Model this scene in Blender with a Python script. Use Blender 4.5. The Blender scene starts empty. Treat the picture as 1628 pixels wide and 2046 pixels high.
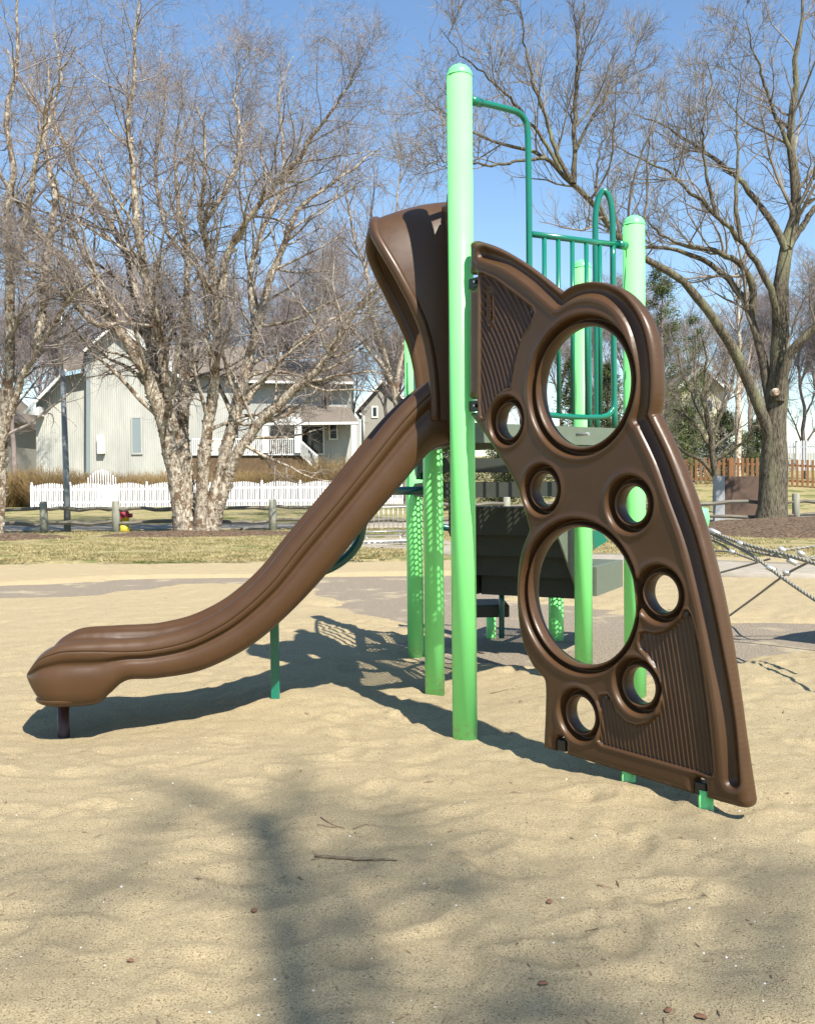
import bpy, bmesh, math, random
import numpy as np
from mathutils import Matrix, Vector

# ------------------------------------------------------------------ camera, sky, sun, exposure
scene = bpy.context.scene
COL = scene.collection
F = 1850.0
CAM = np.array([0.0, 0.0, 1.27])
PITCH = math.radians(-1.64)
ROLL = math.radians(0.6)
FWD = np.array([0, math.cos(PITCH), math.sin(PITCH)])
UPV = np.array([0, -math.sin(PITCH), math.cos(PITCH)])
RGT = np.array([1.0, 0, 0])
cr, sr = math.cos(ROLL), math.sin(ROLL)
cam_right = cr * RGT - sr * UPV
cam_up = sr * RGT + cr * UPV
cd = bpy.data.cameras.new('camera')
cam = bpy.data.objects.new('camera', cd)
COL.objects.link(cam)
mw = Matrix.Identity(4)
for i in range(3):
    mw[i][0] = cam_right[i]; mw[i][1] = cam_up[i]; mw[i][2] = -FWD[i]; mw[i][3] = CAM[i]
cam.matrix_world = mw
cd.sensor_fit = 'HORIZONTAL'; cd.sensor_width = 36.0; cd.lens = F / 1628 * 36
cd.clip_start = 0.05; cd.clip_end = 2000
scene.camera = cam

SUN_AZ = math.radians(28)      # towards the right of straight behind the camera
SUN_EL = math.radians(50)
SUN = np.array([math.sin(SUN_AZ) * math.cos(SUN_EL), -math.cos(SUN_AZ) * math.cos(SUN_EL), math.sin(SUN_EL)])
world = bpy.data.worlds.new('World'); scene.world = world; world.use_nodes = True
wn = world.node_tree
bg = wn.nodes['Background']
sky = wn.nodes.new('ShaderNodeTexSky'); sky.sky_type = 'NISHITA'
sky.sun_disc = False; sky.sun_elevation = SUN_EL; sky.sun_rotation = math.atan2(SUN[0], SUN[1])
sky.altitude = 300; sky.air_density = 1.25; sky.dust_density = 0.0; sky.ozone_density = 3.6
hs_ = wn.nodes.new('ShaderNodeHueSaturation'); hs_.inputs['Saturation'].default_value = 1.04; hs_.inputs['Value'].default_value = 1.0
wn.links.new(sky.outputs[0], hs_.inputs['Color']); wn.links.new(hs_.outputs[0], bg.inputs[0]); bg.inputs[1].default_value = 0.105
sl = bpy.data.lights.new('sun', 'SUN'); sl.energy = 5.0; sl.angle = math.radians(0.53); sl.color = (1, .955, .87)
so = bpy.data.objects.new('sun', sl); COL.objects.link(so)
so.rotation_euler = Vector(SUN).to_track_quat('Z', 'Y').to_euler()
scene.view_settings.view_transform = 'Standard'; scene.view_settings.look = 'None'
scene.view_settings.exposure = 0.90; scene.view_settings.gamma = 1.0
scene.cycles.max_bounces = 5; scene.cycles.diffuse_bounces = 1; scene.cycles.glossy_bounces = 2
scene.cycles.transparent_max_bounces = 4; scene.cycles.sample_clamp_indirect = 4

# ------------------------------------------------------------------ pixel of the photo -> point of the place
def ray(px, py):
    px = np.asarray(px, float); py = np.asarray(py, float)
    dx = (px - 814) / F; dy = (1023 - py) / F
    a = dx * cr + dy * sr; b = -dx * sr + dy * cr
    return a[..., None] * RGT + b[..., None] * UPV + FWD
def at(px, py, D):
    r = ray(px, py)
    return CAM + r * (np.asarray(D, float) / r[..., 1])[..., None]
def gnd(px, py, z=0.0):
    r = ray(px, py)
    return CAM + r * ((z - CAM[2]) / r[..., 2])[..., None]
def onplane(px, py, p0, n):
    r = ray(px, py)
    return CAM + r * (np.dot(p0 - CAM, n) / (r @ n))[..., None]

# ------------------------------------------------------------------ noise, distances
_rt = np.random.default_rng(11).random((256, 256))
def vnoise(x, y):
    x = np.asarray(x, float); y = np.asarray(y, float)
    xi = np.floor(x).astype(int); yi = np.floor(y).astype(int)
    u = x - xi; v = y - yi
    u = u * u * u * (u * (u * 6 - 15) + 10); v = v * v * v * (v * (v * 6 - 15) + 10)
    a = _rt[xi & 255, yi & 255]; b = _rt[(xi + 1) & 255, yi & 255]
    c = _rt[xi & 255, (yi + 1) & 255]; d = _rt[(xi + 1) & 255, (yi + 1) & 255]
    return (a * (1 - u) + b * u) * (1 - v) + (c * (1 - u) + d * u) * v - .5
def fbm(x, y, n=4):
    s = 0; a = 1.0
    for i in range(n):
        s = s + a * vnoise(x * 2 ** i + 17.3 * i, y * 2 ** i - 9.1 * i); a *= .5
    return s
def smooth(a, b, x):
    t = np.clip((x - a) / (b - a), 0, 1); return t * t * (3 - 2 * t)
def pdist(P, poly, closed=True):
    """distance of points (N,2) to a polyline"""
    poly = np.asarray(poly, float)
    Q = np.roll(poly, -1, 0) if closed else poly[1:]
    A = poly if closed else poly[:-1]
    best = np.full(len(P), 1e9)
    for a, b in zip(A, Q):
        d = b - a; L = d @ d
        if L < 1e-12: continue
        t = np.clip(((P - a) @ d) / L, 0, 1)
        e = P - a - t[:, None] * d
        best = np.minimum(best, np.einsum('ij,ij->i', e, e))
    return np.sqrt(best)
def inside(P, poly):
    poly = np.asarray(poly, float); r = np.zeros(len(P), bool)
    x, y = P[:, 0], P[:, 1]; j = len(poly) - 1
    for i in range(len(poly)):
        xi, yi = poly[i]; xj, yj = poly[j]
        if yi != yj:
            c = ((yi > y) != (yj > y)) & (x < (xj - xi) * (y - yi) / (yj - yi) + xi); r ^= c
        j = i
    return r
def sdist(P, poly):
    """signed distance, positive inside"""
    d = pdist(P, poly); return np.where(inside(P, poly), d, -d)
def spline(pts, n, closed=False):
    P = np.asarray(pts, float)
    if closed: P = np.vstack([P[-1], P, P[0], P[1]])
    else: P = np.vstack([2 * P[0] - P[1], P, 2 * P[-1] - P[-2]])
    m = len(P) - 3
    t = np.linspace(0, m, n, endpoint=not closed)
    i = np.minimum(t.astype(int), m - 1); f = (t - i)[:, None]
    p0, p1, p2, p3 = P[i], P[i + 1], P[i + 2], P[i + 3]
    return .5 * (2 * p1 + (p2 - p0) * f + (2 * p0 - 5 * p1 + 4 * p2 - p3) * f ** 2 + (3 * p1 - p0 - 3 * p2 + p3) * f ** 3)

# ------------------------------------------------------------------ objects
def tag(o, label=None, cat=None, group=None, kind=None):
    if label: o['label'] = label
    if cat: o['category'] = cat
    if group: o['group'] = group
    if kind: o['kind'] = kind
    return o
def thing(name, label, cat, loc, group=None, rz=0):
    o = bpy.data.objects.new(name, None); COL.objects.link(o)
    o.empty_display_size = .1
    o.location = tuple(map(float, loc)); o.rotation_euler = (0, 0, rz)
    return tag(o, label, cat, group)
def wloc(o):
    l = np.zeros(3)
    while o is not None:
        l = l + np.array(o.location); o = o.parent
    return l
def npmesh(name, V, Fs, mat, parent=None, smooth_=True, origin=None, flat=None):
    """Fs: list of index arrays (n,k). Vertices in world space; stored relative to the parent / origin."""
    V = np.asarray(V, float)
    o0 = wloc(parent) if parent is not None else (np.zeros(3) if origin is None else np.asarray(origin, float))
    own = np.zeros(3)
    if parent is None: own = o0
    V = V - o0
    if not isinstance(Fs, (list, tuple)): Fs = [Fs]
    Fs = [np.asarray(f, dtype=np.int64) for f in Fs if len(f)]
    me = bpy.data.meshes.new(name)
    me.vertices.add(len(V)); me.vertices.foreach_set('co', V.ravel())
    tot = sum(f.size for f in Fs); npol = sum(len(f) for f in Fs)
    me.loops.add(tot); me.loops.foreach_set('vertex_index', np.concatenate([f.ravel() for f in Fs]))
    me.polygons.add(npol)
    st = []; c = 0
    for f in Fs:
        st.append(c + np.arange(len(f)) * f.shape[1]); c += f.size
    me.polygons.foreach_set('loop_start', np.concatenate(st))
    sm = np.full(npol, bool(smooth_))
    if flat is not None: sm = ~np.asarray(flat, bool)
    me.polygons.foreach_set('use_smooth', sm)
    me.update(calc_edges=True)
    for m in (mat if isinstance(mat, (list, tuple)) else [mat]): me.materials.append(m)
    o = bpy.data.objects.new(name, me); COL.objects.link(o)
    o.location = tuple(own)
    if parent is not None: o.parent = parent; o.location = (0, 0, 0)
    return o
def copy_tree(o, parent=None):
    c = o.copy(); COL.objects.link(c); c.parent = parent
    for ch in [x for x in bpy.data.objects if x.parent == o]: copy_tree(ch, c)
    return c

class MB:
    """collects simple shapes into one mesh"""
    def __init__(s): s.V = []; s.Q = []; s.n = 0; s.N = []; s.fl = {}
    def add(s, V, faces, flat=False):
        V = np.asarray(V, float); s.V.append(V)
        for f in faces:
            f = tuple(int(i) + s.n for i in f)
            s.N.append((f, flat))
        s.n += len(V)
    def tube(s, path, r, sides=10, cap=True, flat=False, closed=False):
        P = np.asarray(path, float); K = len(P)
        r = np.broadcast_to(np.asarray(r, float), (K,))
        if closed: T = np.roll(P, -1, 0) - np.roll(P, 1, 0)
        else: T = np.gradient(P, axis=0)
        T = T / np.maximum(np.linalg.norm(T, axis=1), 1e-9)[:, None]
        u = np.cross(T[0], [0, 0, 1.0] if abs(T[0][2]) < .9 else [1.0, 0, 0]); u /= np.linalg.norm(u)
        V = []; a = np.arange(sides) * 2 * math.pi / sides
        for k in range(K):
            u = u - T[k] * (u @ T[k]); u /= max(np.linalg.norm(u), 1e-9); v = np.cross(T[k], u)
            V.append(P[k] + r[k] * (np.cos(a)[:, None] * u + np.sin(a)[:, None] * v))
        fs = []
        for k in range(K if closed else K - 1):
            k2 = (k + 1) % K
            for i in range(sides):
                j = (i + 1) % sides
                fs.append((k * sides + i, k * sides + j, k2 * sides + j, k2 * sides + i))
        s.add(np.concatenate(V), fs, flat)
        if cap and not closed:
            b = s.n - K * sides
            s.N.append((tuple(b + i for i in reversed(range(sides))), True))
            s.N.append((tuple(b + (K - 1) * sides + i for i in range(sides)), True))
        return s
    def box(s, c, size, ax=None, flat=True):
        c = np.asarray(c, float); h = np.asarray(size, float) / 2
        A = np.eye(3) if ax is None else np.asarray(ax, float)
        V = [c + A.T @ (h * np.array([x, y, z])) for x in (-1, 1) for y in (-1, 1) for z in (-1, 1)]
        s.add(V, [(0, 1, 3, 2), (4, 6, 7, 5), (0, 4, 5, 1), (2, 3, 7, 6), (0, 2, 6, 4), (1, 5, 7, 3)], flat); return s
    def beam(s, a, b, w, h, up=(0, 0, 1)):
        a = np.asarray(a, float); b = np.asarray(b, float); d = b - a; L = np.linalg.norm(d); d = d / L
        up = np.asarray(up, float); sd = np.cross(up, d); sd /= np.linalg.norm(sd); u = np.cross(d, sd)
        return s.box((a + b) / 2, (L, w, h), np.array([d, sd, u]))
    def lathe(s, prof, c, sides=24, flat=False):
        c = np.asarray(c, float); a = np.arange(sides) * 2 * math.pi / sides; V = []
        for r, z in prof: V.append(np.stack([c[0] + r * np.cos(a), c[1] + r * np.sin(a), np.full(sides, c[2] + z)], 1))
        fs = []
        for k in range(len(prof) - 1):
            for i in range(sides):
                j = (i + 1) % sides; fs.append((k * sides + i, k * sides + j, (k + 1) * sides + j, (k + 1) * sides + i))
        if prof[0][0] > 1e-4: fs.append(tuple(reversed(range(sides))))
        if prof[-1][0] > 1e-4: fs.append(tuple((len(prof) - 1) * sides + i for i in range(sides)))
        s.add(np.concatenate(V), fs, flat); return s
    def prism(s, poly, off):
        """poly: (n,3) face, extruded by off"""
        P = np.asarray(poly, float); n = len(P); off = np.asarray(off, float)
        fs = [tuple(reversed(range(n))), tuple(range(n, 2 * n))]
        for i in range(n): fs.append((i, (i + 1) % n, n + (i + 1) % n, n + i))
        s.add(np.vstack([P, P + off]), fs, True); return s
    def build(s, name, mat, parent=None, origin=None, bevel=0, solid=0):
        V = np.concatenate(s.V)
        by = {}
        for f, fl in s.N: by.setdefault((len(f), fl), []).append(f)
        Fs = []; flat = []
        for (k, fl), L in by.items(): Fs.append(np.array(L)); flat += [fl] * len(L)
        o = npmesh(name, V, Fs, mat, parent, True, origin, flat)
        me = o.data
        bm = bmesh.new(); bm.from_mesh(me); bmesh.ops.recalc_face_normals(bm, faces=bm.faces); bm.to_mesh(me); bm.free()
        if bevel:
            m = o.modifiers.new('bevel', 'BEVEL'); m.width = bevel; m.segments = 2; m.limit_method = 'ANGLE'
        if solid:
            m = o.modifiers.new('solid', 'SOLIDIFY'); m.thickness = solid
        return o

# ------------------------------------------------------------------ materials
def mat(name, c, rough=.6, spec=.5, c2=None, scale=8, contrast=.5, bump=0, bscale=40, metal=0, detail=6, stretch=None, coat=0, bdist=.01, wave=None, third=None, rv=None, dust=None):
    m = bpy.data.materials.new(name); m.use_nodes = True
    nt = m.node_tree; p = nt.nodes['Principled BSDF']
    p.inputs['Base Color'].default_value = (*c, 1); p.inputs['Roughness'].default_value = rough
    p.inputs['Metallic'].default_value = metal; p.inputs['Specular IOR Level'].default_value = spec
    p.inputs['Coat Weight'].default_value = coat; p.inputs['Coat Roughness'].default_value = .15
    tc = nt.nodes.new('ShaderNodeTexCoord'); mp = nt.nodes.new('ShaderNodeMapping')
    if stretch: mp.inputs['Scale'].default_value = stretch
    nt.links.new(tc.outputs['Object'], mp.inputs[0])
    def noise(sc, det=detail, rg=.6):
        n = nt.nodes.new('ShaderNodeTexNoise'); n.inputs['Scale'].default_value = sc; n.inputs['Detail'].default_value = det
        n.inputs['Roughness'].default_value = rg; nt.links.new(mp.outputs[0], n.inputs['Vector']); return n
    if c2 is not None:
        n = noise(scale); r = nt.nodes.new('ShaderNodeValToRGB')
        r.color_ramp.elements[0].position = .5 - .25 * (1 - contrast) - .02; r.color_ramp.elements[1].position = .5 + .25 * (1 - contrast) + .02
        r.color_ramp.elements[0].color = (*c, 1); r.color_ramp.elements[1].color = (*c2, 1)
        nt.links.new(n.outputs[0], r.inputs[0]); out = r.outputs[0]
        if third:
            col3, sc3, lo, hi = third
            n3 = noise(sc3, 3); r3 = nt.nodes.new('ShaderNodeMapRange')
            r3.inputs[1].default_value = lo; r3.inputs[2].default_value = hi
            nt.links.new(n3.outputs[0], r3.inputs[0])
            mx = nt.nodes.new('ShaderNodeMix'); mx.data_type = 'RGBA'
            nt.links.new(r3.outputs[0], mx.inputs[0]); nt.links.new(out, mx.inputs[6]); mx.inputs[7].default_value = (*col3, 1)
            out = mx.outputs[2]
        nt.links.new(out, p.inputs['Base Color'])
    if bump:
        if wave:
            n = nt.nodes.new('ShaderNodeTexWave'); n.inputs['Scale'].default_value = bscale; n.inputs['Distortion'].default_value = wave[1]
            n.bands_direction = wave[0]; n.inputs['Detail'].default_value = 3
            nt.links.new(mp.outputs[0], n.inputs['Vector'])
        else: n = noise(bscale, 5, .65)
        b = nt.nodes.new('ShaderNodeBump'); b.inputs['Strength'].default_value = bump; b.inputs['Distance'].default_value = bdist
        nt.links.new(n.outputs[0], b.inputs['Height']); nt.links.new(b.outputs[0], p.inputs['Normal'])
    if rv:
        n = noise(rv[0], 6, .7); r = nt.nodes.new('ShaderNodeMapRange'); r.inputs[1].default_value = .35; r.inputs[2].default_value = .7
        r.inputs[3].default_value = max(.05, rough - rv[1]); r.inputs[4].default_value = rough + rv[1] * 1.6
        nt.links.new(n.outputs[0], r.inputs[0]); nt.links.new(r.outputs[0], p.inputs['Roughness'])
    if dust:
        # sand dust and scuffs gathered near the ground and in soft blotches
        src = p.inputs['Base Color'].links[0].from_socket if p.inputs['Base Color'].links else None
        g = nt.nodes.new('ShaderNodeNewGeometry'); sx = nt.nodes.new('ShaderNodeSeparateXYZ'); nt.links.new(g.outputs['Position'], sx.inputs[0])
        r = nt.nodes.new('ShaderNodeMapRange'); r.inputs[1].default_value = dust[0]; r.inputs[2].default_value = 0; r.inputs[4].default_value = .75
        nt.links.new(sx.outputs[2], r.inputs[0]); n = noise(dust[1], 7, .75)
        r2 = nt.nodes.new('ShaderNodeMapRange'); r2.inputs[1].default_value = .48; r2.inputs[2].default_value = .66; nt.links.new(n.outputs[0], r2.inputs[0])
        ma = nt.nodes.new('ShaderNodeMath'); ma.operation = 'MULTIPLY'; nt.links.new(r.outputs[0], ma.inputs[0]); nt.links.new(r2.outputs[0], ma.inputs[1])
        ad = nt.nodes.new('ShaderNodeMath'); ad.operation = 'ADD'; nt.links.new(ma.outputs[0], ad.inputs[0])
        n4 = noise(dust[2], 8, .8); r4 = nt.nodes.new('ShaderNodeMapRange'); r4.inputs[1].default_value = .60; r4.inputs[2].default_value = .72; r4.inputs[4].default_value = dust[3]
        nt.links.new(n4.outputs[0], r4.inputs[0]); nt.links.new(r4.outputs[0], ad.inputs[1])
        mx = nt.nodes.new('ShaderNodeMix'); mx.data_type = 'RGBA'; nt.links.new(ad.outputs[0], mx.inputs[0])
        if src: nt.links.new(src, mx.inputs[6])
        else: mx.inputs[6].default_value = (*c, 1)
        mx.inputs[7].default_value = (.42, .34, .22, 1); nt.links.new(mx.outputs[2], p.inputs['Base Color'])
    return m

M = dict(
    sand=mat('sand', (.25, .19, .10), .95, .1, (.58, .47, .29), 170, 0, 1, 210, bdist=.009, third=((.10, .07, .04), 200, .57, .65)),
    rubber=mat('rubber surfacing', (.10, .08, .06), .9, .2, (.36, .295, .215), 70, .35, .8, 90, bdist=.01, third=((.42, .345, .22), 1.9, .56, .72)),
    grass=mat('dormant turf', (.20, .165, .075), .95, .1, (.42, .35, .18), 14, .3, .9, 40, bdist=.03, third=((.13, .145, .045), 1.3, .50, .62), stretch=(.6, 1, 1)),
    blade=mat('grass blades', (.16, .14, .055), .8, .1, (.45, .36, .185), 2.2, .35),
    concrete=mat('concrete', (.27, .235, .185), 1., .0, (.36, .32, .26), 5, .2, .2, 60),
    mulch=mat('mulch', (.045, .028, .018), .95, .2, (.22, .15, .095), 14, .5, 1, 45, bdist=.03),
    plastic=mat('brown plastic', (.062, .030, .012), .37, .34, (.072, .036, .015), 3, .1, .12, 380, bdist=.001, third=((.086, .045, .02), 1.2, .5, .75), rv=(9, .07), dust=(.08, 40, 14, .05)),
    mint=mat('mint green paint', (.23, .83, .235), .36, .3, (.245, .84, .25), 4, .2, .05, 60, coat=.08, bdist=.001, rv=(12, .05), dust=(.10, 30, 40, .03)),
    cap=mat('mint cap plastic', (.19, .68, .26), .32, .4, coat=.1),
    teal=mat('teal green paint', (.004, .155, .098), .24, .5, coat=.4),
    teald=mat('dark teal paint', (.004, .075, .065), .3, .5, coat=.3),
    shade=mat('deck vinyl with painted shade', (.030, .034, .027), .55, .25, (.038, .042, .034), 12, .2),  # deck vinyl darkened so the shade under the decks is in its colour
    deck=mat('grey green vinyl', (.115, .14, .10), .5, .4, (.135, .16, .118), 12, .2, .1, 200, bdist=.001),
    bronze=mat('dark brown steel', (.05, .018, .012), .4, .5),
    steel=mat('galvanised steel', (.42, .43, .42), .35, .5, (.5, .5, .48), 20, .3, metal=.7),
    dark=mat('dark metal', (.012, .012, .012), .4, .5),
    rope=mat('steel core rope', (.36, .33, .26), .8, .2, (.2, .18, .14), 60, .5, .6, 90, bdist=.004),
    alu=mat('aluminium clamp', (.55, .55, .53), .35, .5, metal=.6),
    birch=mat('birch bark', (.62, .55, .43), .85, .2, (.11, .065, .038), 16, .35, 1, 22, bdist=.04, stretch=(1, 1, .55), third=((.16, .105, .065), 6, .52, .58)),
    birchd=mat('dark birch bark', (.30, .21, .14), .9, .2, (.06, .035, .022), 9, .5, 1, 22, bdist=.04, stretch=(1, 1, .55)),
    flake=mat('peeling bark curls', (.64, .57, .45), .8, .2, (.16, .095, .055), 9, .5),
    btwig=mat('birch twigs', (.17, .135, .115), .8, .2, (.33, .28, .245), 1.5, .2),
    ash=mat('ash bark', (.20, .17, .12), .95, .2, (.045, .035, .024), 14, .55, 1, 20, bdist=.05, stretch=(2.2, 2.2, .4), third=((.24, .235, .13), 1.1, .5, .7)),
    atwig=mat('ash twigs', (.11, .085, .065), .85, .2, (.34, .29, .23), 1.5, .2),
    wood=mat('woodland bark', (.15, .12, .105), .95, .1, (.27, .22, .19), 3, .2),
    wtwig=mat('woodland twigs', (.20, .16, .15), .95, .1, (.30, .25, .235), .4, .2),
    shrub=mat('bare shrub stems', (.20, .13, .055), .9, .1, (.33, .235, .115), 1.2, .2),
    needle=mat('evergreen needles', (.045, .075, .022), .8, .2, (.13, .16, .05), 1.6, .3),
    needled=mat('dark evergreen leaves', (.035, .05, .018), .8, .2, (.10, .115, .042), 3, .3),
    rail=mat('weathered rail wood', (.22, .20, .16), .9, .2, (.10, .085, .065), 6, .4, .6, 30, stretch=(.3, 6, 6)),
    post=mat('weathered post wood', (.34, .34, .27), .9, .2, (.20, .19, .145), 8, .3, .6, 30, stretch=(4, 4, .5)),
    white=mat('white vinyl', (.80, .81, .82), .5, .4),
    cedar=mat('cedar pickets', (.36, .18, .09), .85, .2, (.24, .12, .06), 5, .3, .4, 30, stretch=(4, 4, .6)),
    siding=mat('cream vertical siding', (.50, .49, .43), .8, .2, (.35, .35, .315), 1.1, .3, .5, 2.2, wave=('X', .2), bdist=.03, stretch=(1, 1, .25)),
    sidingb=mat('grey lap siding', (.34, .32, .27), .8, .2, (.30, .285, .245), 2, .3, .5, 4, wave=('Z', 0), bdist=.03),
    sidingy=mat('pale yellow siding', (.66, .60, .40), .8, .2, (.6, .55, .37), 2, .3, .5, 4, wave=('Z', 0), bdist=.03),
    trim=mat('white trim paint', (.70, .69, .64), .6, .3),
    roof=mat('weathered shingles', (.13, .11, .09), .95, .1, (.21, .175, .14), 9, .3, .6, 14, bdist=.03, stretch=(1, 3, 3)),
    glass=mat('window glass', (.02, .028, .035), .06, .8),
    door=mat('grey blue door paint', (.22, .26, .27), .6, .3),
    lattice=mat('brown deck boards', (.16, .105, .06), .9, .2, (.09, .06, .035), 4, .3, .5, 4, wave=('X', .2), bdist=.02),
    pole=mat('grey light pole paint', (.16, .18, .19), .45, .5, (.23, .25, .255), 3, .3),
    red=mat('hydrant red paint', (.42, .035, .05), .5, .4, (.34, .03, .04), 20, .3),
    yellow=mat('hydrant yellow paint', (.72, .52, .03), .5, .4, (.6, .42, .03), 20, .3),
    boardb=mat('brown sign back', (.085, .055, .04), .75, .3, (.11, .07, .05), 3, .3),
    signpost=mat('pale grey sign post', (.36, .37, .36), .8, .3, (.26, .27, .27), 6, .3),
    stick=mat('bleached stick wood', (.36, .28, .185), .9, .2, (.10, .07, .045), 22, .4, .8, 60, stretch=(1, 6, 6)),
    leaf=mat('dry brown leaf', (.27, .13, .07), .8, .3, (.11, .065, .035), 30, .4),
    twig=mat('dry twig', (.14, .095, .06), .9, .2, (.22, .16, .1), 30, .3),
)
# ------------------------------------------------------------------ terrain
def far_z(x, y):
    x = np.asarray(x, float); y = np.asarray(y, float)
    z = .02 + smooth(31, 48, y) * .25 + smooth(48, 72, y) * 1.4 + smooth(72, 260, y) * 7
    z = z + smooth(3, 14, x) * (smooth(30, 42, y) * 1.0 - smooth(48, 72, y) * .9)
    return z + .03 * fbm(x / 4, y / 4, 3) * smooth(17, 22, y)
pad_px = [(-500, 1176), (0, 1165), (300, 1150), (500, 1143), (640, 1135), (1000, 1130), (1010, 1150), (1010, 1185), (1250, 1222), (1350, 1235),
          (1750, 1235), (1750, 1288), (1480, 1300), (1330, 1342), (1200, 1325), (1060, 1325), (960, 1305), (880, 1268), (800, 1240), (700, 1208),
          (620, 1172), (480, 1163), (330, 1166), (200, 1182), (0, 1188), (-500, 1204)]
pad = gnd([p[0] for p in pad_px], [p[1] for p in pad_px])[:, :2]
_fr = np.random.default_rng(77)
FEET = [(_fr.uniform(-3.2, 3.8), 1.7 + 7.5 * _fr.random() ** 1.2, _fr.uniform(0, 3.14), _fr.uniform(.005, .017), _fr.uniform(.10, .15), _fr.uniform(.045, .075)) for _ in range(520)]
def feet(x, y):
    x1, y1 = x.ravel(), y.ravel(); z = np.zeros(len(x1)); big = len(x1) > 5000
    if big: od = np.argsort(y1, kind='stable'); ys = y1[od]
    for cx, cy, a, dp, la, lb in FEET:
        if big: i0, i1 = np.searchsorted(ys, [cy - .4, cy + .4]); I = od[i0:i1]; I = I[np.abs(x1[I] - cx) < .4]
        else: I = np.where((np.abs(x1 - cx) < .4) & (np.abs(y1 - cy) < .4))[0]
        if not len(I): continue
        dx, dy = x1[I] - cx, y1[I] - cy; u = (dx * math.cos(a) + dy * math.sin(a)) / la; v = (-dx * math.sin(a) + dy * math.cos(a)) / lb
        r = np.sqrt(u * u + v * v) * (1 + .25 * vnoise(dx * 14 + cx * 9, dy * 14 + cy * 7))
        z[I] += dp * (-np.clip(1 - r ** 2.2, 0, 1) * .9 + .42 * np.exp(-((r - 1.28) / .26) ** 2) * (1 + .6 * np.tanh(u)))
    return z.reshape(x.shape)
def edge_y(x): return 15.5 + .35 * fbm(x / 2.5, x * 0 + 3.3, 4)
def sand_z(x, y):
    x = np.asarray(x, float); y = np.asarray(y, float); s = x.shape
    z = .005 + .022 * fbm(x / 1.6, y / 1.6, 2) + .015 * fbm(x / .36, y / .36, 3) + .013 * np.minimum(0, fbm(x / .17 + 40, y / .17 + 3, 2) + .12)
    d = 1 - 2 * np.abs(fbm(x / .30 + 5, y / .22 + 8, 2)); z = z - .009 * np.clip(d, 0, 1) ** 2
    z = z + .0095 * fbm(x / .08, y / .08, 3) + feet(x, y)
    for cx, cy, a, w in ((-1.8, 4.93, -.055, .40), (-.79, 5.5, .06, .24), (.17, 5.95, -.07, .35), (.05, 7.15, -.06, .4), (.5, 4.4, -.02, .4), (1.0, 3.75, .02, .3)):
        z = z + a * np.exp(-((x - cx) ** 2 + (y - cy) ** 2) / (2 * w * w))
    P = np.stack([x.ravel(), y.ravel()], 1); m = (P[:, 1] > 6) & (P[:, 1] < 13.5)
    k = np.zeros(len(P)); 
    if m.any(): k[m] = smooth(-.35, .25, sdist(P[m], pad) + .45 * fbm(P[m, 0] * .9, P[m, 1] * 2.6, 5))
    k = k.reshape(s)
    z = z * (1 - .35 * k) - .095 * k + .012 * k * fbm(x * 5, y * 5, 3)
    z = z - .1 * smooth(0, .5, y - edge_y(x) - .15)
    return z
def grid(xs, ys, zf, name, m, kind='structure'):
    R, C_ = xs.shape
    V = np.stack([xs, ys, zf], -1).reshape(-1, 3)
    i = np.arange(R - 1)[:, None] * C_ + np.arange(C_ - 1)[None]; i = i.ravel()
    o = npmesh(name, V, np.stack([i, i + 1, i + C_ + 1, i + C_], 1), m)
    tag(o, kind=kind); return o
yy = np.concatenate([np.linspace(-9, 1.1, 40), np.exp(np.linspace(math.log(1.15), math.log(17), 640))])
ss = np.linspace(-1, 1, 560)
Y = np.repeat(yy[:, None], len(ss), 1); X = ss[None] * (.72 * np.maximum(Y, 1.2) + 3.2)
grid(X, Y, sand_z(X, Y), 'sand', M['sand'])
xs, ys = np.meshgrid(np.linspace(-15, 15, 150), np.linspace(5.5, 14.2, 70))
rs = sdist(np.stack([xs.ravel(), ys.ravel()], 1), pad).reshape(xs.shape)
grid(xs, ys, -.055 - .3 * (1 - smooth(-.9, -.45, rs)), 'rubber_surfacing', M['rubber'])
yy = np.concatenate([np.linspace(0, 12, 90), np.exp(np.linspace(math.log(12.2), math.log(500), 130))])
ss = np.linspace(-1, 1, 260)
dY = np.repeat(yy[:, None], len(ss), 1); X = ss[None] * (17 + .9 * dY)
Y = edge_y(X) + dY
gz = far_z(X, Y) - .09 + .115 * smooth(0, .35, dY) + .02 * fbm(X / .5, Y / .5, 3)
grid(X, Y, gz, 'lawn', M['grass'])
# wide underlying ground so that the place goes on outside the frame
xs, ys = np.meshgrid(np.linspace(-400, 400, 21), np.linspace(-300, 16, 12))
grid(xs, ys, xs * 0 - .35, 'ground', M['grass'])

def sheet(name, pts, zoff, m, kind='structure', n=40):
    """flat strip that follows the far terrain; pts: two point lists (near edge, far edge)"""
    a = spline(pts[0], n); b = spline(pts[1], n); k = 6
    G = np.stack([a + (b - a) * t for t in np.linspace(0, 1, k)])
    o = grid(G[..., 0], G[..., 1], far_z(G[..., 0], G[..., 1]) + zoff, name, m, kind); md = o.modifiers.new('solid', 'SOLIDIFY'); md.thickness = .12; return o
def g2(pts): 
    q = gnd([p[0] for p in pts], [p[1] for p in pts], .02); return q[:, :2]
sheet('walkway', (g2([(660, 1095), (800, 1098), (900, 1112), (1000, 1127), (1240, 1128), (1420, 1148), (1660, 1154), (1900, 1150)]),
                  g2([(640, 1072), (810, 1069), (900, 1086), (1000, 1107), (1240, 1110), (1420, 1122), (1660, 1130), (1900, 1125)])), .03, M['concrete'])
sheet('path', ([(-60, 27.2), (-20, 27.2), (0, 27.0), (20, 28), (60, 29)], [(-60, 31.2), (-20, 31.0), (0, 30.8), (20, 31.6), (60, 33)]), .05, M['concrete'])

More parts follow.
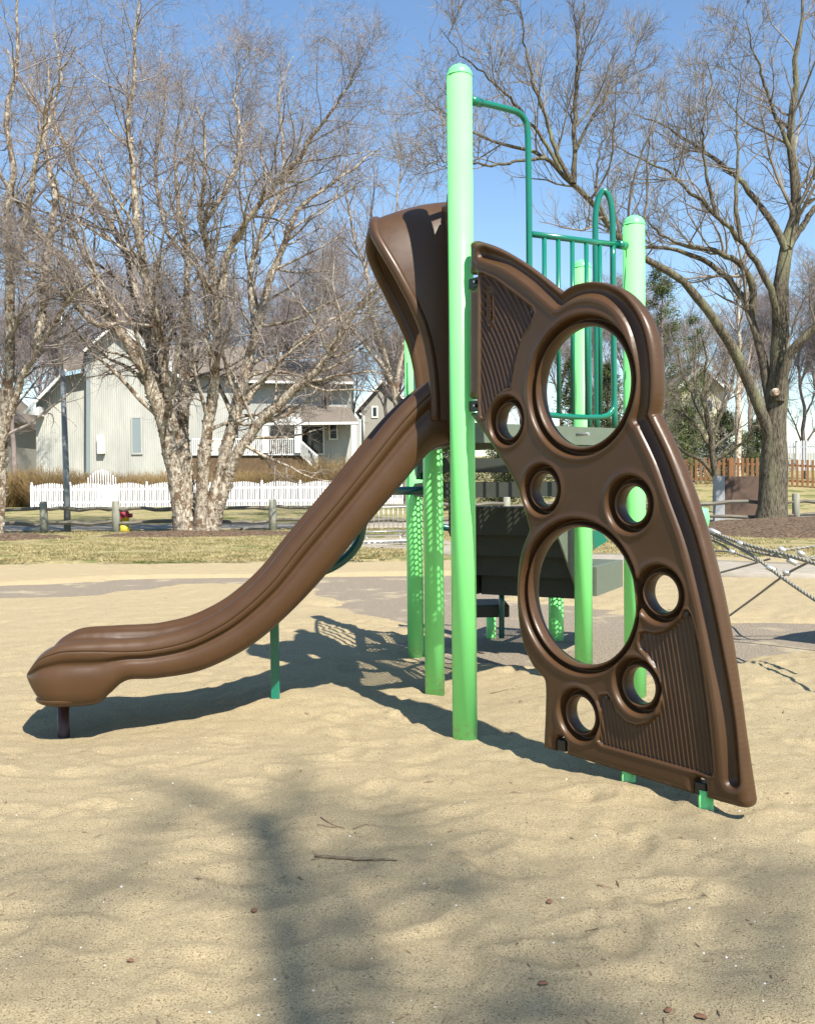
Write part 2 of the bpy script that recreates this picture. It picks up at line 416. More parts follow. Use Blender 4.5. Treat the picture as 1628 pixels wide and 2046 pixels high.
# ------------------------------------------------------------------ play structure
RP = .0635
def at_d(px, py, D): return at(px, py, D)[:2]
A = at_d(929, 1470, 4.70); B = at_d(869, 1385, 5.95); Cc = at_d(1266, 500, 5.44); Dp = at_d(1166, 1300, 6.62); E = at_d(831, 1330, 7.15)
def v3(p, z): return np.array([p[0], p[1], z])
play = thing('play_structure', 'playground structure of mint green posts with brown hooded slide and big brown climbing panel', 'play structure', (A[0], A[1], 0))
for p, top in ((A, 3.375), (B, 2.86), (Cc, 2.83), (Dp, 2.86), (E, 2.46)):
    o = MB().tube([v3(p, -.3), v3(p, top - RP * .9)], RP, 48).build('post', M['mint'], play)
    a = np.linspace(0, math.pi / 2, 9)
    prof = [(RP * 1.035, -.004), (RP * 1.035, 0)] + [(RP * 1.03 * math.cos(t), RP * .9 * math.sin(t)) for t in a]
    MB().lathe(prof, v3(p, top - RP * .9), 40).build('cap', M['cap'], o)

# ---- climbing panel, a moulded sheet: front relief as a height field over the panel's plane
T = .088
d2 = np.array([math.cos(math.radians(-52.4)), math.sin(math.radians(-52.4)), 0]); n2 = np.array([d2[1], -d2[0], 0])
pA = v3(A, 0)
def pl(px, py, off=T / 2):
    q = onplane(np.asarray(px, float), np.asarray(py, float), pA + n2 * off, n2)
    return np.stack([(q - pA) @ d2, q[..., 2]], -1)
def plist(L): return pl([p[0] for p in L], [p[1] for p in L])
topc = [(934, 500), (934, 486), (940, 479), (950, 480), (985, 492), (1030, 518), (1070, 547), (1100, 571), (1115, 582)]
bump_ = [(1115, 582), (1130, 571), (1150, 563), (1180, 560), (1215, 567), (1245, 582), (1272, 610), (1292, 645), (1304, 690), (1309, 740), (1309, 790), (1303, 827)]
rightc = [(1305, 827), (1312, 843), (1330, 880), (1358, 945), (1385, 1020), (1408, 1100), (1430, 1190), (1448, 1290), (1463, 1390), (1475, 1480), (1487, 1560), (1494, 1606)]
left_up = [(1080, 1497), (1081, 1470), (1083, 1420), (1083, 1366), (1074, 1352), (1060, 1335), (1043, 1300), (1031, 1250), (1027, 1190), (1030, 1130), (1039, 1090), (1052, 1058)]
left_up2 = [(1051, 1056), (1044, 1031), (1030, 985), (1012, 945), (995, 918), (960, 865), (934, 829)]
out = np.vstack([spline(plist(topc), 40), spline(plist(bump_), 50)[1:], spline(plist(rightc), 60), plist([(1492, 1616), (1484, 1619), (1470, 1617), (1404, 1598), (1404, 1570), (1400, 1561),
      (1390, 1557), (1383, 1561), (1381, 1591), (1126, 1511), (1126, 1484), (1121, 1476), (1111, 1474), (1106, 1480), (1104, 1504)]), spline(plist(left_up), 60), spline(plist(left_up2), 30),
      plist([(933, 824), (945, 823), (948, 820), (948, 800), (945, 797), (933, 796), (933, 576), (946, 573), (948, 570), (948, 549), (945, 546), (934, 547)])])
holes = []
for x0, x1, y0, y1, k in ((984, 1038, 792, 890, .64), (1067, 1245, 631, 912, .855), (1052, 1110, 928, 1029, .63), (1050, 1253, 1037, 1347, .885),
                          (1221, 1292, 951, 1065, .62), (1278, 1354, 1130, 1245, .63), (1234, 1309, 1316, 1428, .63), (1123, 1187, 1377, 1482, .63)):
    c = pl((x0 + x1) / 2, (y0 + y1) / 2); zr = (pl((x0 + x1) / 2, y0)[1] - pl((x0 + x1) / 2, y1)[1]) / 2
    holes.append((c, zr, zr * k))
chan = np.vstack([spline(plist([(962, 504), (1010, 522), (1055, 552), (1090, 582), (1112, 601)]), 24), spline(plist([(1114, 601), (1130, 590), (1150, 581), (1175, 577), (1205, 583), (1235, 603), (1260, 637), (1276, 680), (1284, 740),
      (1283, 800), (1276, 836)]), 40), spline(plist([(1280, 838), (1316, 913), (1345, 991), (1373, 1069), (1394, 1147), (1412, 1226), (1427, 1304), (1441, 1382), (1452, 1460), (1461, 1560)]), 50)])
Z4 = lambda L: plist([(900 + x / 3.618, 420 + y / 3.618) for x, y in L])
Z6 = lambda L: plist([(1000 + x / 2.765, 900 + y / 2.765) for x, y in L])
rib1 = Z4([(205, 470), (210, 452), (225, 450), (330, 500), (590, 700), (603, 740), (575, 820), (520, 900), (490, 1000), (465, 1100), (450, 1190), (435, 1280), (380, 1295), (330, 1340), (290, 1400), (260, 1460), (240, 1500), (215, 1500), (205, 1400)])
rib2 = Z6([(1005, 900), (1015, 883), (1032, 883), (1050, 910), (1090, 1060), (1120, 1250), (1145, 1450), (1165, 1650), (1175, 1770), (1165, 1800), (1140, 1798), (560, 1632), (535, 1605), (545, 1520), (550, 1440), (535, 1380), (548, 1355), (590, 1350), (615, 1385), (635, 1440),
           (690, 1500), (750, 1520), (810, 1508), (860, 1460), (884, 1380), (877, 1280), (850, 1200), (810, 1140), (770, 1100), (760, 1060), (770, 1010), (800, 1000), (850, 1012), (900, 1002), (950, 970), (990, 930)])
H = .0036
t0_, z0_ = out.min(0) - 3 * H; t1_, z1_ = out.max(0) + 3 * H
nt_ = int((t1_ - t0_) / H) + 1; nz_ = int((z1_ - z0_) / H) + 1
tg, zg = np.meshgrid(t0_ + np.arange(nt_) * H, z0_ + np.arange(nz_) * H)
G = np.stack([tg.ravel(), zg.ravel()], 1)
sd = sdist(G, out)
for c, R_, r_ in holes: sd = np.minimum(sd, np.hypot(*(G - c).T) - r_)
SD = sd.reshape(tg.shape)
gy, gx = np.gradient(SD, H)
ok = SD > -.75 * H
cell = ok[:-1, :-1] & ok[1:, :-1] & ok[:-1, 1:] & ok[1:, 1:]
pc = np.pad(cell, 1)
cnt = pc[:-1, :-1].astype(int) + pc[1:, :-1] + pc[:-1, 1:] + pc[1:, 1:]
used = cnt > 0; bnd = used & (cnt < 4)
tt = tg.copy(); zz = zg.copy(); gl = np.maximum(np.hypot(gx, gy), .3)
tt[bnd] -= (SD * gx / gl ** 2)[bnd]; zz[bnd] -= (SD * gy / gl ** 2)[bnd]
idx = np.where(used.ravel())[0]
Gu = np.stack([tt.ravel()[idx], zz.ravel()[idx]], 1); sdu = np.maximum(SD.ravel()[idx], 0); bu = bnd.ravel()[idx]; sdu[bu] = 0
h = np.zeros(len(idx)); so_ = np.maximum(sdist(Gu, out), 0)
qn = [0, .2, .35, .5, .62, .8, .92, 1.0, 1.12, 1.3, 1.5, 1.8]; hn = [-.020, -.013, -.014, -.032, -.048, -.050, -.034, -.008, .002, .006, .003, 0]
qf = np.linspace(0, 1.8, 200); hf = np.interp(qf, qn, hn); kk = np.ones(13) / 13; hf = np.convolve(np.pad(hf, 6, 'edge'), kk, 'valid')
edge = np.clip(so_ / .042, 0, 1); edge = (1 - (1 - edge) ** 2.3) ** (1 / 2.3)
for c, R_, r_ in holes:
    rho = np.hypot(*(Gu - c).T); b_ = R_ - r_; m = rho < R_ + b_
    h[m] += np.interp((rho[m] - r_) / b_, qf, hf)
    e2 = np.clip((rho - r_) / .016, 0, 1); e2 = (1 - (1 - e2) ** 2.2) ** (1 / 2.2); edge = np.minimum(edge, e2)
dc = pdist(Gu, chan, False)
h -= .036 * np.clip(1 - (dc / .036) ** 2, 0, 1) ** 1.3
h += .004 * np.exp(-((dc - .050) / .010) ** 2)
cap0 = pl(976, 580); cap1 = pl(977, 642)
dcap = pdist(Gu, [cap0, cap1], False)
for poly, fam in ((rib1, 0), (rib2, 1)):
    s_ = sdist(Gu, poly)
    if fam == 0:
        cen = pl(770, 900); ph = np.hypot(*(Gu - cen).T) / .0262
    else:
        a_, b2 = pl(1297, 1265), pl(1330, 1525); dr = (a_ - b2) / np.linalg.norm(a_ - b2); nr = np.array([dr[1], -dr[0]])
        u_ = (Gu - b2) @ nr; w_ = (Gu - b2) @ dr
        ph = (u_ * (1 + .10 * (.35 - w_)) + .05 * w_ ** 2) / .0212
    rb = .0058 * (np.cos(2 * math.pi * ph))
    g_ = smooth(.004, .011, s_)
    if fam == 0: g_ = g_ * smooth(.024, .03, dcap)
    h += -.013 * smooth(-.002, .007, s_) + rb * g_ + .0035 * np.exp(-((s_ + .006) / .0045) ** 2)
h += .010 * np.exp(-((dcap - .021) / .0035) ** 2) + .005 * np.exp(-((dcap - .0135) / .002) ** 2)
wf = (T / 2 + h) * edge; wb = -(T / 2) * edge
Vf = pA + Gu[:, :1] * d2 + Gu[:, 1:] * np.array([0, 0, 1]) + wf[:, None] * n2
Vb = pA + Gu[:, :1] * d2 + Gu[:, 1:] * np.array([0, 0, 1]) + wb[:, None] * n2
vid = -np.ones(used.size, int); vid[idx] = np.arange(len(idx))
ci, cj = np.where(cell); base = ci * nt_ + cj
q = np.stack([vid[base], vid[base + 1], vid[base + nt_ + 1], vid[base + nt_]], 1)
bid = np.arange(len(idx)) + len(idx); bid[bu] = np.where(bu)[0]       # boundary vertices are shared by front and back
qb = bid[q][:, ::-1]
panel = npmesh('climbing_panel', np.vstack([Vf, Vb]), [q[:, ::-1], qb[:, ::-1]], M['plastic'], play)
bm = bmesh.new(); bm.from_mesh(panel.data); bmesh.ops.delete(bm, geom=[v for v in bm.verts if not v.link_faces], context='VERTS')
bmesh.ops.recalc_face_normals(bm, faces=bm.faces); bm.to_mesh(panel.data); bm.free()
def onp(px, py, off=T / 2): return onplane(np.array(float(px)), np.array(float(py)), pA + n2 * T / 2, n2) + n2 * (off - T / 2)
def text_mesh(body, size, xax, yax, org, depth, m, name, parent):
    cu = bpy.data.curves.new('t', 'FONT'); cu.body = body; cu.size = size; cu.extrude = depth; cu.align_x = 'CENTER'; cu.align_y = 'CENTER'; cu.offset = size * .015
    to = bpy.data.objects.new('t', cu); COL.objects.link(to)
    dg = bpy.context.evaluated_depsgraph_get(); me = bpy.data.meshes.new_from_object(to.evaluated_get(dg))
    bpy.data.objects.remove(to)
    n = len(me.vertices); co = np.zeros(n * 3); me.vertices.foreach_get('co', co); co = co.reshape(-1, 3)
    z = np.cross(xax, yax); Vw = org + co[:, :1] * xax + co[:, 1:2] * yax + co[:, 2:] * z - wloc(parent)
    me.vertices.foreach_set('co', Vw.ravel()); me.update(); me.name = name
    me.materials.clear(); me.materials.append(m)
    o = bpy.data.objects.new(name, me); COL.objects.link(o); o.parent = parent; return o
dn = np.array([0, 0, -1.0])
text_mesh('GameTime', .030, dn, d2, onp(976.5, 611, T / 2 - .0075), .003, M['plastic'], 'maker_name', panel)
text_mesh('A PLAYCORE COMPANY', .011, dn, d2, onp(965, 609, T / 2 - .010), .003, M['plastic'], 'small_lettering', panel)
for px, py in ((1371, 1227), (1211, 1394), (1063, 622), (1022, 768)):
    c = onp(px, py, T / 2 - .006); MB().tube([c, c + n2 * .006], .011, 14).tube([c + n2 * .006, c + n2 * .009], .006, 8).build('bolt', M['dark'], panel)
for px, py in ((941, 562), (941, 810)):
    c = onp(px, py, 0); MB().beam(c - d2 * .05, c + d2 * .018, .03, .05).tube([c + d2 * .008 - n2 * .03, c + d2 * .008 + n2 * .03], .010, 10).build('clamp', M['dark'], panel, bevel=.004)
    MB().tube([c + d2 * .008 + n2 * .026, c + d2 * .008 + n2 * .034], .006, 8).build('bolt', M['steel'], panel)
for px, py in ((1115, 1494), (1392, 1582)):
    c = onp(px, py, 0); MB().box(c + [0, 0, .005], (.05, .05, .05), np.array([d2, n2, [0, 0, 1]])).build('clamp', M['dark'], panel, bevel=.004)
for px, py in ((1217, 1565), (1375, 1613)):
    g_ = gnd(px, py, .03); tq = (g_ - pA) @ d2; q0 = pA + d2 * tq
    MB().tube([q0 + [0, 0, -.2], q0 + [0, 0, onp(px, 1497 + (px - 1080) * .288, 0)[2] + .012]], .0285, 24).build('panel_leg', M['mint'], play)

# ---- slide
mid = (v3(A, 0) + v3(B, 0)) / 2
ab = v3(B, 0) - v3(A, 0); ab /= np.linalg.norm(ab)
sa = math.radians(9); sdir = np.array([-math.cos(sa), -math.sin(sa), 0]); vdir = np.array([-sdir[1], sdir[0], 0])
near0 = mid + vdir * .30
def sl_(px, py, off=.30):
    q = onplane(np.array(float(px)), np.array(float(py)), mid + vdir * off, vdir); return np.array([(q - mid) @ sdir, q[2]])
st = [((935, 762), (930, 882), 1, 1), ((890, 768), (902, 886), 1, 1), ((850, 797), (872, 897), 1, 1), ((800, 850), (850, 918), 1, 1), ((740, 925), (802, 975), 1, 1), ((680, 1000), (740, 1047), 1, 1), ((600, 1095), (665, 1139), 1, 1), ((540, 1170), (598, 1212), 1, 1),
      ((480, 1225), (530, 1275), 1, 1), ((430, 1258), (468, 1316), 1, 1), ((370, 1285), (393, 1348), 1, 1), ((300, 1300), (308, 1362), 1, .95), ((252, 1303), (250, 1366), 1, .9), ((218, 1303), (214, 1394), 1, .85), ((192, 1302), (188, 1415), 1, .75),
      ((130, 1303), (130, 1421), 1, .62), ((100, 1310), (97, 1419), .97, .5), ((76, 1321), (75, 1411), .90, .34), ((58, 1338), (58, 1393), .78, .18), ((44, 1354), (44, 1372), .62, .06), ((37, 1362), (37, 1364), .45, .01)]
arr = np.array([[*sl_(*c), *sl_(*b), w, k] for c, b, w, k in st])
arr = spline(arr, 150)
half = [(0, 0), (.12, 0), (.20, .001), (.24, .005), (.27, .016), (.29, .035), (.300, .06), (.303, .09), (.303, .118), (.299, .134), (.290, .145), (.283, .155), (.283, .163), (.289, .172), (.298, .179), (.303, .188), (.305, .199), (.3045, .206), (.3030, .2085), (.2965, .210), (.3030, .2115), (.3045, .214), (.304, .226),
        (.298, .247), (.284, .266), (.264, .278), (.244, .281), (.228, .275), (.216, .262), (.208, .252), (.198, .248), (.190, .240), (.182, .222), (.176, .205), (.170, .196), (.160, .189), (.152, .175), (.144, .15), (.130, .128), (.108, .115), (.07, .109), (0, .107)]
full = [(v, w) for v, w in half] + [(-v, w) for v, w in reversed(half[1:-1])]
V = []; nprof = len(full)
for k, (cs, cz, bs, bz, wk, tk) in enumerate(arr):
    Lc = math.hypot(cs - bs, cz - bz); e = np.array([cs - bs, cz - bz]) / max(Lc, 1e-6)
    for i, (v, w) in enumerate(full):
        inner = (abs(v) < .2965 and w > .2) or (abs(v) < .2 and w > .1)
        ww = w / .21 * Lc if (w <= .21 and not inner) else Lc + (w - .21) * tk
        s_ = bs + e[0] * ww; z_ = bz + e[1] * ww
        V.append(mid + sdir * s_ + vdir * (v * wk) + np.array([0, 0, z_]))
V = np.array(V); K = len(arr)
i = np.arange(nprof); qs = []
for k in range(K - 1): qs.append(np.stack([k * nprof + i, k * nprof + (i + 1) % nprof, (k + 1) * nprof + (i + 1) % nprof, (k + 1) * nprof + i], 1))
slide = npmesh('slide', V, [np.concatenate(qs), np.array([np.arange(nprof)[::-1]]), np.array([(K - 1) * nprof + np.arange(nprof)])], M['plastic'], play)
bm = bmesh.new(); bm.from_mesh(slide.data); bmesh.ops.recalc_face_normals(bm, faces=bm.faces); bm.to_mesh(slide.data); bm.free()
# rounded pad under the exit
fc = sl_(131, 1400, .20); cc_ = mid + sdir * fc[0] + vdir * .188 + np.array([0, 0, fc[1] + .012])
a, b = np.meshgrid(np.linspace(0, 2 * math.pi, 36, endpoint=False), np.linspace(-math.pi / 2, math.pi / 2, 18))
Vp = cc_ + (.150 * np.cos(a) * np.cos(b))[..., None] * sdir + (.100 * np.sin(b))[..., None] * vdir + (.043 * np.sin(a) * np.cos(b))[..., None] * np.array([0, 0, 1]); Vp = Vp.reshape(-1, 3)
ii = np.arange(36); qp = np.concatenate([np.stack([r * 36 + ii, r * 36 + (ii + 1) % 36, (r + 1) * 36 + (ii + 1) % 36, (r + 1) * 36 + ii], 1) for r in range(17)])
npmesh('foot_pad', Vp, qp, M['plastic'], slide)
lx = sl_(128, 1420, 0); lb = mid + sdir * lx[0] + vdir * .02
MB().tube([lb + [0, 0, -.3], lb + [0, 0, lx[1] + .06]], .0315, 24).build('slide_leg', M['bronze'], slide)
ml = at(549, 1300, 5.36)
MB().box([ml[0], ml[1], .16], (.05, .03, .72)).build('slide_leg', M['teal'], slide, bevel=.004)
# hood over the top of the slide
ha = math.radians(6.0); hs_d = np.array([-math.cos(ha), -math.sin(ha), 0]); hv_d = np.array([-hs_d[1], hs_d[0], 0])
def hl_(px, py, off):
    q = onplane(np.array(float(px)), np.array(float(py)), mid + hv_d * off, hv_d); return np.array([(q - mid) @ hs_d, q[2]])
fr = np.array([hl_(*p) for p in ((870, 800, .31), (867, 755, .31), (862, 715, .31), (855, 680, .31), (845, 648, .30), (826, 603, .30), (808, 568, .29), (788, 530, .27), (768, 495, .25), (751, 470, .19), (745, 457, .08), (748, 447, .0), (762, 438, .0), (795, 429, .0))])
fr[:, 1] += .10 * smooth(2.1, 2.8, fr[:, 1])
fr = fr[np.argsort(fr[:, 1])]
ztop = 2.87; zsp = 2.16
def hood(off=0., n=84, m=24):
    V = []
    for j in range(n):
        u = -1 + 2 * j / (n - 1)
        ang = math.pi / 2 * np.clip(abs(u) / .62, 0, 1)
        if abs(u) < .62: v = (.318 - off) * math.sin(ang) ** .80; z = zsp + (ztop - off - zsp) * math.cos(ang) ** .84
        else: v = .318 - off; z = zsp - (abs(u) - .62) / .38 * (zsp - 1.62)
        v *= math.copysign(1, u)
        sf = np.interp(z, fr[:, 1], fr[:, 0])
        for k in range(m):
            f = k / (m - 1); s_ = -.02 + (sf + .02) * f
            drop = -.10 * f ** 1.7 * smooth(2.1, 2.8, z); flare = 1.
            V.append(mid + hs_d * s_ + hv_d * v * flare + np.array([0, 0, z + drop]))
    return np.array(V).reshape(n, m, 3)
Ho = hood(); Hi = hood(.035)
n_, m_ = Ho.shape[:2]; ia = (np.arange(n_ - 1)[:, None] * m_ + np.arange(m_ - 1)[None]).ravel()
q1 = np.stack([ia, ia + 1, ia + m_ + 1, ia + m_], 1)
kf = np.arange(n_ - 1) * m_ + m_ - 1; kb = np.arange(n_ - 1) * m_; off_ = n_ * m_
hd = npmesh('hood', np.vstack([Ho.reshape(-1, 3), Hi.reshape(-1, 3)]), [q1, (q1 + off_)[:, ::-1], np.stack([kf, kf + m_, kf + m_ + off_, kf + off_], 1), np.stack([kb, kb + m_, kb + m_ + off_, kb + off_], 1)], M['plastic'], slide)
bm = bmesh.new(); bm.from_mesh(hd.data); bmesh.ops.recalc_face_normals(bm, faces=bm.faces); bm.to_mesh(hd.data); bm.free()
rim = (Ho[:, -1] + Hi[:, -1]) / 2
MB().tube(rim, .030, 14).build('hood_rim', M['plastic'], hd)
seam = Ho[:, -1] * .90 + Ho[:, -4] * .10
fl_ = MB()
for sg in (1, -1):
    a0 = mid + vdir * .30 * sg; a1 = mid - ab * .555 * sg
    fl_.prism([v3(a0, 1.56), v3(a1, 1.56), v3(a1, 2.74), v3(a1 * .6 + a0 * .4, 2.80), v3(a0, 2.78)], sdir * .05)
fl_.prism([v3(mid + vdir * .30, 2.56), v3(mid - vdir * .30, 2.56), v3(mid - vdir * .30, 2.78), v3(mid, 2.85), v3(mid + vdir * .30, 2.78)], sdir * .045)
fl_.build('entrance_panel', M['plastic'], slide, bevel=.012)
# support pipes behind the slide
MB().tube(spline(at([742, 724, 716, 692, 655, 610], [1000, 1050, 1083, 1114, 1137, 1150], [5.62] * 6), 24), .028, 16).build('support_pipe', M['teald'], slide)
c0 = at(770, 980, 5.9)
MB().tube([at(760, 981, 6.2), v3(B, at(845, 980, 6.1)[2])], .028, 16).build('support_pipe', M['teald'], play)

# ---- decks: punched sheet, side beams
def perf(poly, z, name, parent, m, r=.0138, pitch=.036, beam=.10, bolt=True):
    poly = np.asarray(poly, float)[:, :2]
    lo, hi = poly.min(0), poly.max(0); cs = []
    row = 0; y = lo[1]
    while y < hi[1]:
        x = lo[0] + (pitch / 2 if row % 2 else 0)
        while x < hi[0]: cs.append((x, y)); x += pitch
        y += pitch * .866; row += 1
    cs = np.array(cs); cs = cs[sdist(cs, poly) > .035]
    V = []; Q = []; a = np.arange(12) * math.pi / 6
    hexr = pitch / 2 / np.cos((a + math.pi / 6) % (math.pi / 3) - math.pi / 6)
    ox, oy = np.cos(a), np.sin(a)
    for k, (x, y) in enumerate(cs):
        V += [np.stack([x + r * ox, y + r * oy, np.full(12, z)], 1), np.stack([x + hexr * ox, y + hexr * oy, np.full(12, z)], 1)]
        i = np.arange(12); b = k * 24
        Q.append(np.stack([b + i, b + (i + 1) % 12, b + 12 + (i + 1) % 12, b + 12 + i], 1))
    o = npmesh(name, np.vstack(V), np.concatenate(Q), m, parent, False)
    bm = bmesh.new(); bm.from_mesh(o.data); bmesh.ops.remove_doubles(bm, verts=bm.verts, dist=.0008); bm.to_mesh(o.data); bm.free()
    md = o.modifiers.new('solid', 'SOLIDIFY'); md.thickness = .004
    n = len(poly); cen = poly.mean(0); mb = MB()
    for i in range(n):
        a_, b_ = poly[i], poly[(i + 1) % n]
        mb.beam(v3(a_, z - beam / 2), v3(b_, z - beam / 2), .012, beam)
        d = (b_ - a_) / np.linalg.norm(b_ - a_); nn = np.array([-d[1], d[0]]); nn = nn if nn @ (cen - a_) > 0 else -nn
        mb.beam(v3(a_ + nn * .028, z - .001), v3(b_ + nn * .028, z - .001), .05, .004 + .001 * i)
        mb.beam(v3((a_ + b_) / 2, z - .05), v3(cen, z - .05), .03 + .002 * i, .05)
    mb.build(name + '_frame', m, o)
    return o
zd1 = at(1160, 850, 5.05)[2]
top_deck = perf([A, Cc, B], zd1, 'deck', play, M['deck'])
zd2 = 1.285
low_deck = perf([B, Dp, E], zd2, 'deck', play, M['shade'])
bc = at(1160, 868, 5.02)
w_ac = v3(Cc, 0) - v3(A, 0); w_ac /= np.linalg.norm(w_ac); n_ac = np.array([w_ac[1], -w_ac[0], 0])
MB().tube([bc - n_ac * .03, bc + n_ac * .06], .009, 10).build('bolt', M['steel'], top_deck)
# step between the decks and the stair down to the low landing
u_bd = v3(Dp, 0) - v3(B, 0); Lbd = np.linalg.norm(u_bd); u_bd /= Lbd; n_bd = np.array([-u_bd[1], u_bd[0], 0])
def plate_v(p0, u, L, z0, z1, name, parent, m):
    """upright punched plate"""
    o = perf([[0, 0], [L, 0], [L, z1 - z0], [0, z1 - z0]], 0, name, parent, m, beam=.03)
    return o
def riser_box(p0, u, L, z, h, depth, nrm, name, parent):
    mb = MB(); mb.beam(p0 + [0, 0, z - h / 2], p0 + u * L + [0, 0, z - h / 2], .012, h)
    mb.beam(p0 + nrm * depth + [0, 0, z - h / 2], p0 + nrm * depth + u * L + [0, 0, z - h / 2], .012, h)
    return mb
s0 = v3(B, 0) + u_bd * .08
q_ = [s0[:2], (s0 + u_bd * .66)[:2], (s0 + u_bd * .66 + n_bd * .28)[:2], (s0 + n_bd * .28)[:2]]
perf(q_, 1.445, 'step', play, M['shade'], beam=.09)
land = at(1160, 1170, 7.55)
sd_ = np.array([.47, .883, 0]); sp_ = np.array([.883, -.47, 0])
L0 = at(1075, 1135, 7.2)
zl = at(1075, 1131, 7.2)[2]
stair = None
nst = 4; P_top = np.array([at(1010, 985, 6.45)[0], 6.75, 0])
for k in range(nst):
    f = k / nst
    p = P_top + (np.array([L0[0], 7.15, 0]) - P_top) * f + sd_ * 0
    z = zd2 - .02 + (zl - zd2) * (k + 1) / (nst + 0)
    q_ = [(p - sp_ * .40)[:2], (p + sp_ * .40)[:2], (p + sp_ * .40 + sd_ * .27)[:2], (p - sp_ * .40 + sd_ * .27)[:2]]
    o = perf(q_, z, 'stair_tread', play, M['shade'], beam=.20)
# landing
p = np.array([L0[0], 7.25, 0]); q_ = [(p - sp_ * .42)[:2], (p + sp_ * .47)[:2], (p + sp_ * .47 + sd_ * .75)[:2], (p - sp_ * .42 + sd_ * .75)[:2]]
perf(q_, zl, 'landing', play, M['deck'], beam=.22)
g_ = gnd(1111, 1266, 0); MB().tube([g_ + [0, 0, -.2], v3(g_, zl - .1)], RP, 32).build('landing_leg', M['mint'], play)
# side sheets of the stair
for sg in (-1, 1):
    a_ = P_top + sp_ * .415 * sg; b_ = np.array([L0[0], 7.2, 0]) + sp_ * .415 * sg
    MB().prism([v3(a_, zd2 - .02), v3(b_, zl + .02), v3(b_, zl - .22), v3(b_ * .65 + a_ * .35, zl - .22), v3(a_, zl + .28)], sp_ * .012 * sg).build('stair_side', M['deck'] if sg > 0 else M['shade'], play)  # sunlit side in plain deck colour, other side with shade painted in
# low transfer step
c = at(980, 1209, 7.4); 
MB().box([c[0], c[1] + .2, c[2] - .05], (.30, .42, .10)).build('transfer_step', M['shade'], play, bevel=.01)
g_ = gnd(981, 1262, 0); MB().tube([g_ + [0, 0, -.2], v3(g_, c[2] - .06)], .042, 24).build('step_leg', M['mint'], play)
MB().tube([at(1002, 1150, 7.3), at(1002, 1275, 7.3)], .022, 12).build('step_leg', M['teald'], play)
MB().tube(spline(at([880, 905, 925, 945], [1052, 1058, 1075, 1092], [8.0] * 4), 12), .03, 12).build('handhold', M['teald'], play)

# ---- green rails
def pt_ac(px, py, off=0.):
    q = onplane(np.array(float(px)), np.array(float(py)), v3(A, 0) + n_ac * off, n_ac); return q
rail1 = MB().tube(spline([pt_ac(944, 201), pt_ac(985, 210), pt_ac(1020, 219), pt_ac(1036, 225), pt_ac(1048, 238), pt_ac(1053, 255), pt_ac(1055, 300), pt_ac(1057, 480), pt_ac(1058, 800)], 60), .0165, 16)
o = rail1.build('grab_rail', M['teal'], play)
c = pt_ac(950, 202); MB().tube([c - w_ac * .04, c + w_ac * .035], .023, 16).build('collar', M['teal'], o)
tr = MB(); a_ = pt_ac(1060, 467); b_ = pt_ac(1250, 491)
tr.tube([a_, b_], .0165, 16)
o = tr.build('guard_rail', M['teal'], play)
MB().tube([b_ - w_ac * .07, b_], .024, 16).build('collar', M['teal'], o)
for x in (1087, 1115, 1143, 1171, 1198):
    MB().tube([pt_ac(x, 472 + (x - 1060) * .126), pt_ac(x + 1.5, 828)], .0125, 12).build('bar', M['teal'], o)
MB().tube(spline([pt_ac(1062, 822), pt_ac(1100, 829), pt_ac(1160, 833), pt_ac(1205, 832), pt_ac(1220, 823), pt_ac(1227, 800), pt_ac(1226, 700), pt_ac(1224, 486)], 50), .0155, 14).build('bottom_bar', M['teal'], o)
# hoop between the rear posts
w_cd = v3(Dp, 0) - v3(Cc, 0)
MB().tube(spline(at([1193, 1191, 1189, 1190, 1196, 1206, 1216, 1222, 1224, 1225, 1228], [860, 640, 470, 425, 395, 381, 392, 420, 470, 640, 860], [6.0] * 11), 70), .0195, 16).build('hoop_rail', M['teal'], play)
MB().tube(spline(at([1178, 1177, 1176], [860, 700, 640], [6.3] * 3), 8), .016, 12).build('bar', M['teal'], play)
# barrier between the rear left posts
w_be = v3(E, 0) - v3(B, 0)
def pbe(f, z): return v3(v3(B, 0) + w_be * f, z)
o = MB().tube(spline([pbe(.16, 2.30), pbe(.16, 1.45), pbe(.20, 1.36), pbe(.30, 1.33), pbe(.7, 1.33), pbe(.80, 1.36), pbe(.84, 1.45), pbe(.84, 2.30), pbe(.80, 2.38), pbe(.5, 2.40), pbe(.2, 2.38), pbe(.16, 2.30)], 90), .017, 12).build('side_barrier', M['teal'], play)
for f in (.3, .43, .57, .7): MB().tube([pbe(f, 1.33), pbe(f, 2.39)], .012, 10).build('bar', M['teal'], o)
for px, py in ((838, 958),):
    MB().tube([at(px, py - 60, 6.3), at(px, py, 6.3)], .026, 14).build('pipe_end', M['teal'], play)
# green panel pieces behind the last post
MB().prism(at([1184, 1186, 1215, 1200, 1186], [1060, 1098, 1080, 1062, 1060], [7.1] * 5), [0, .03, 0]).build('bubble_panel', M['teal'], play)
MB().prism(at([949, 965, 968, 949], [1096, 1110, 1118, 1112], [8.2] * 4), [0, .03, 0]).build('green_wing', M['mint'], play)

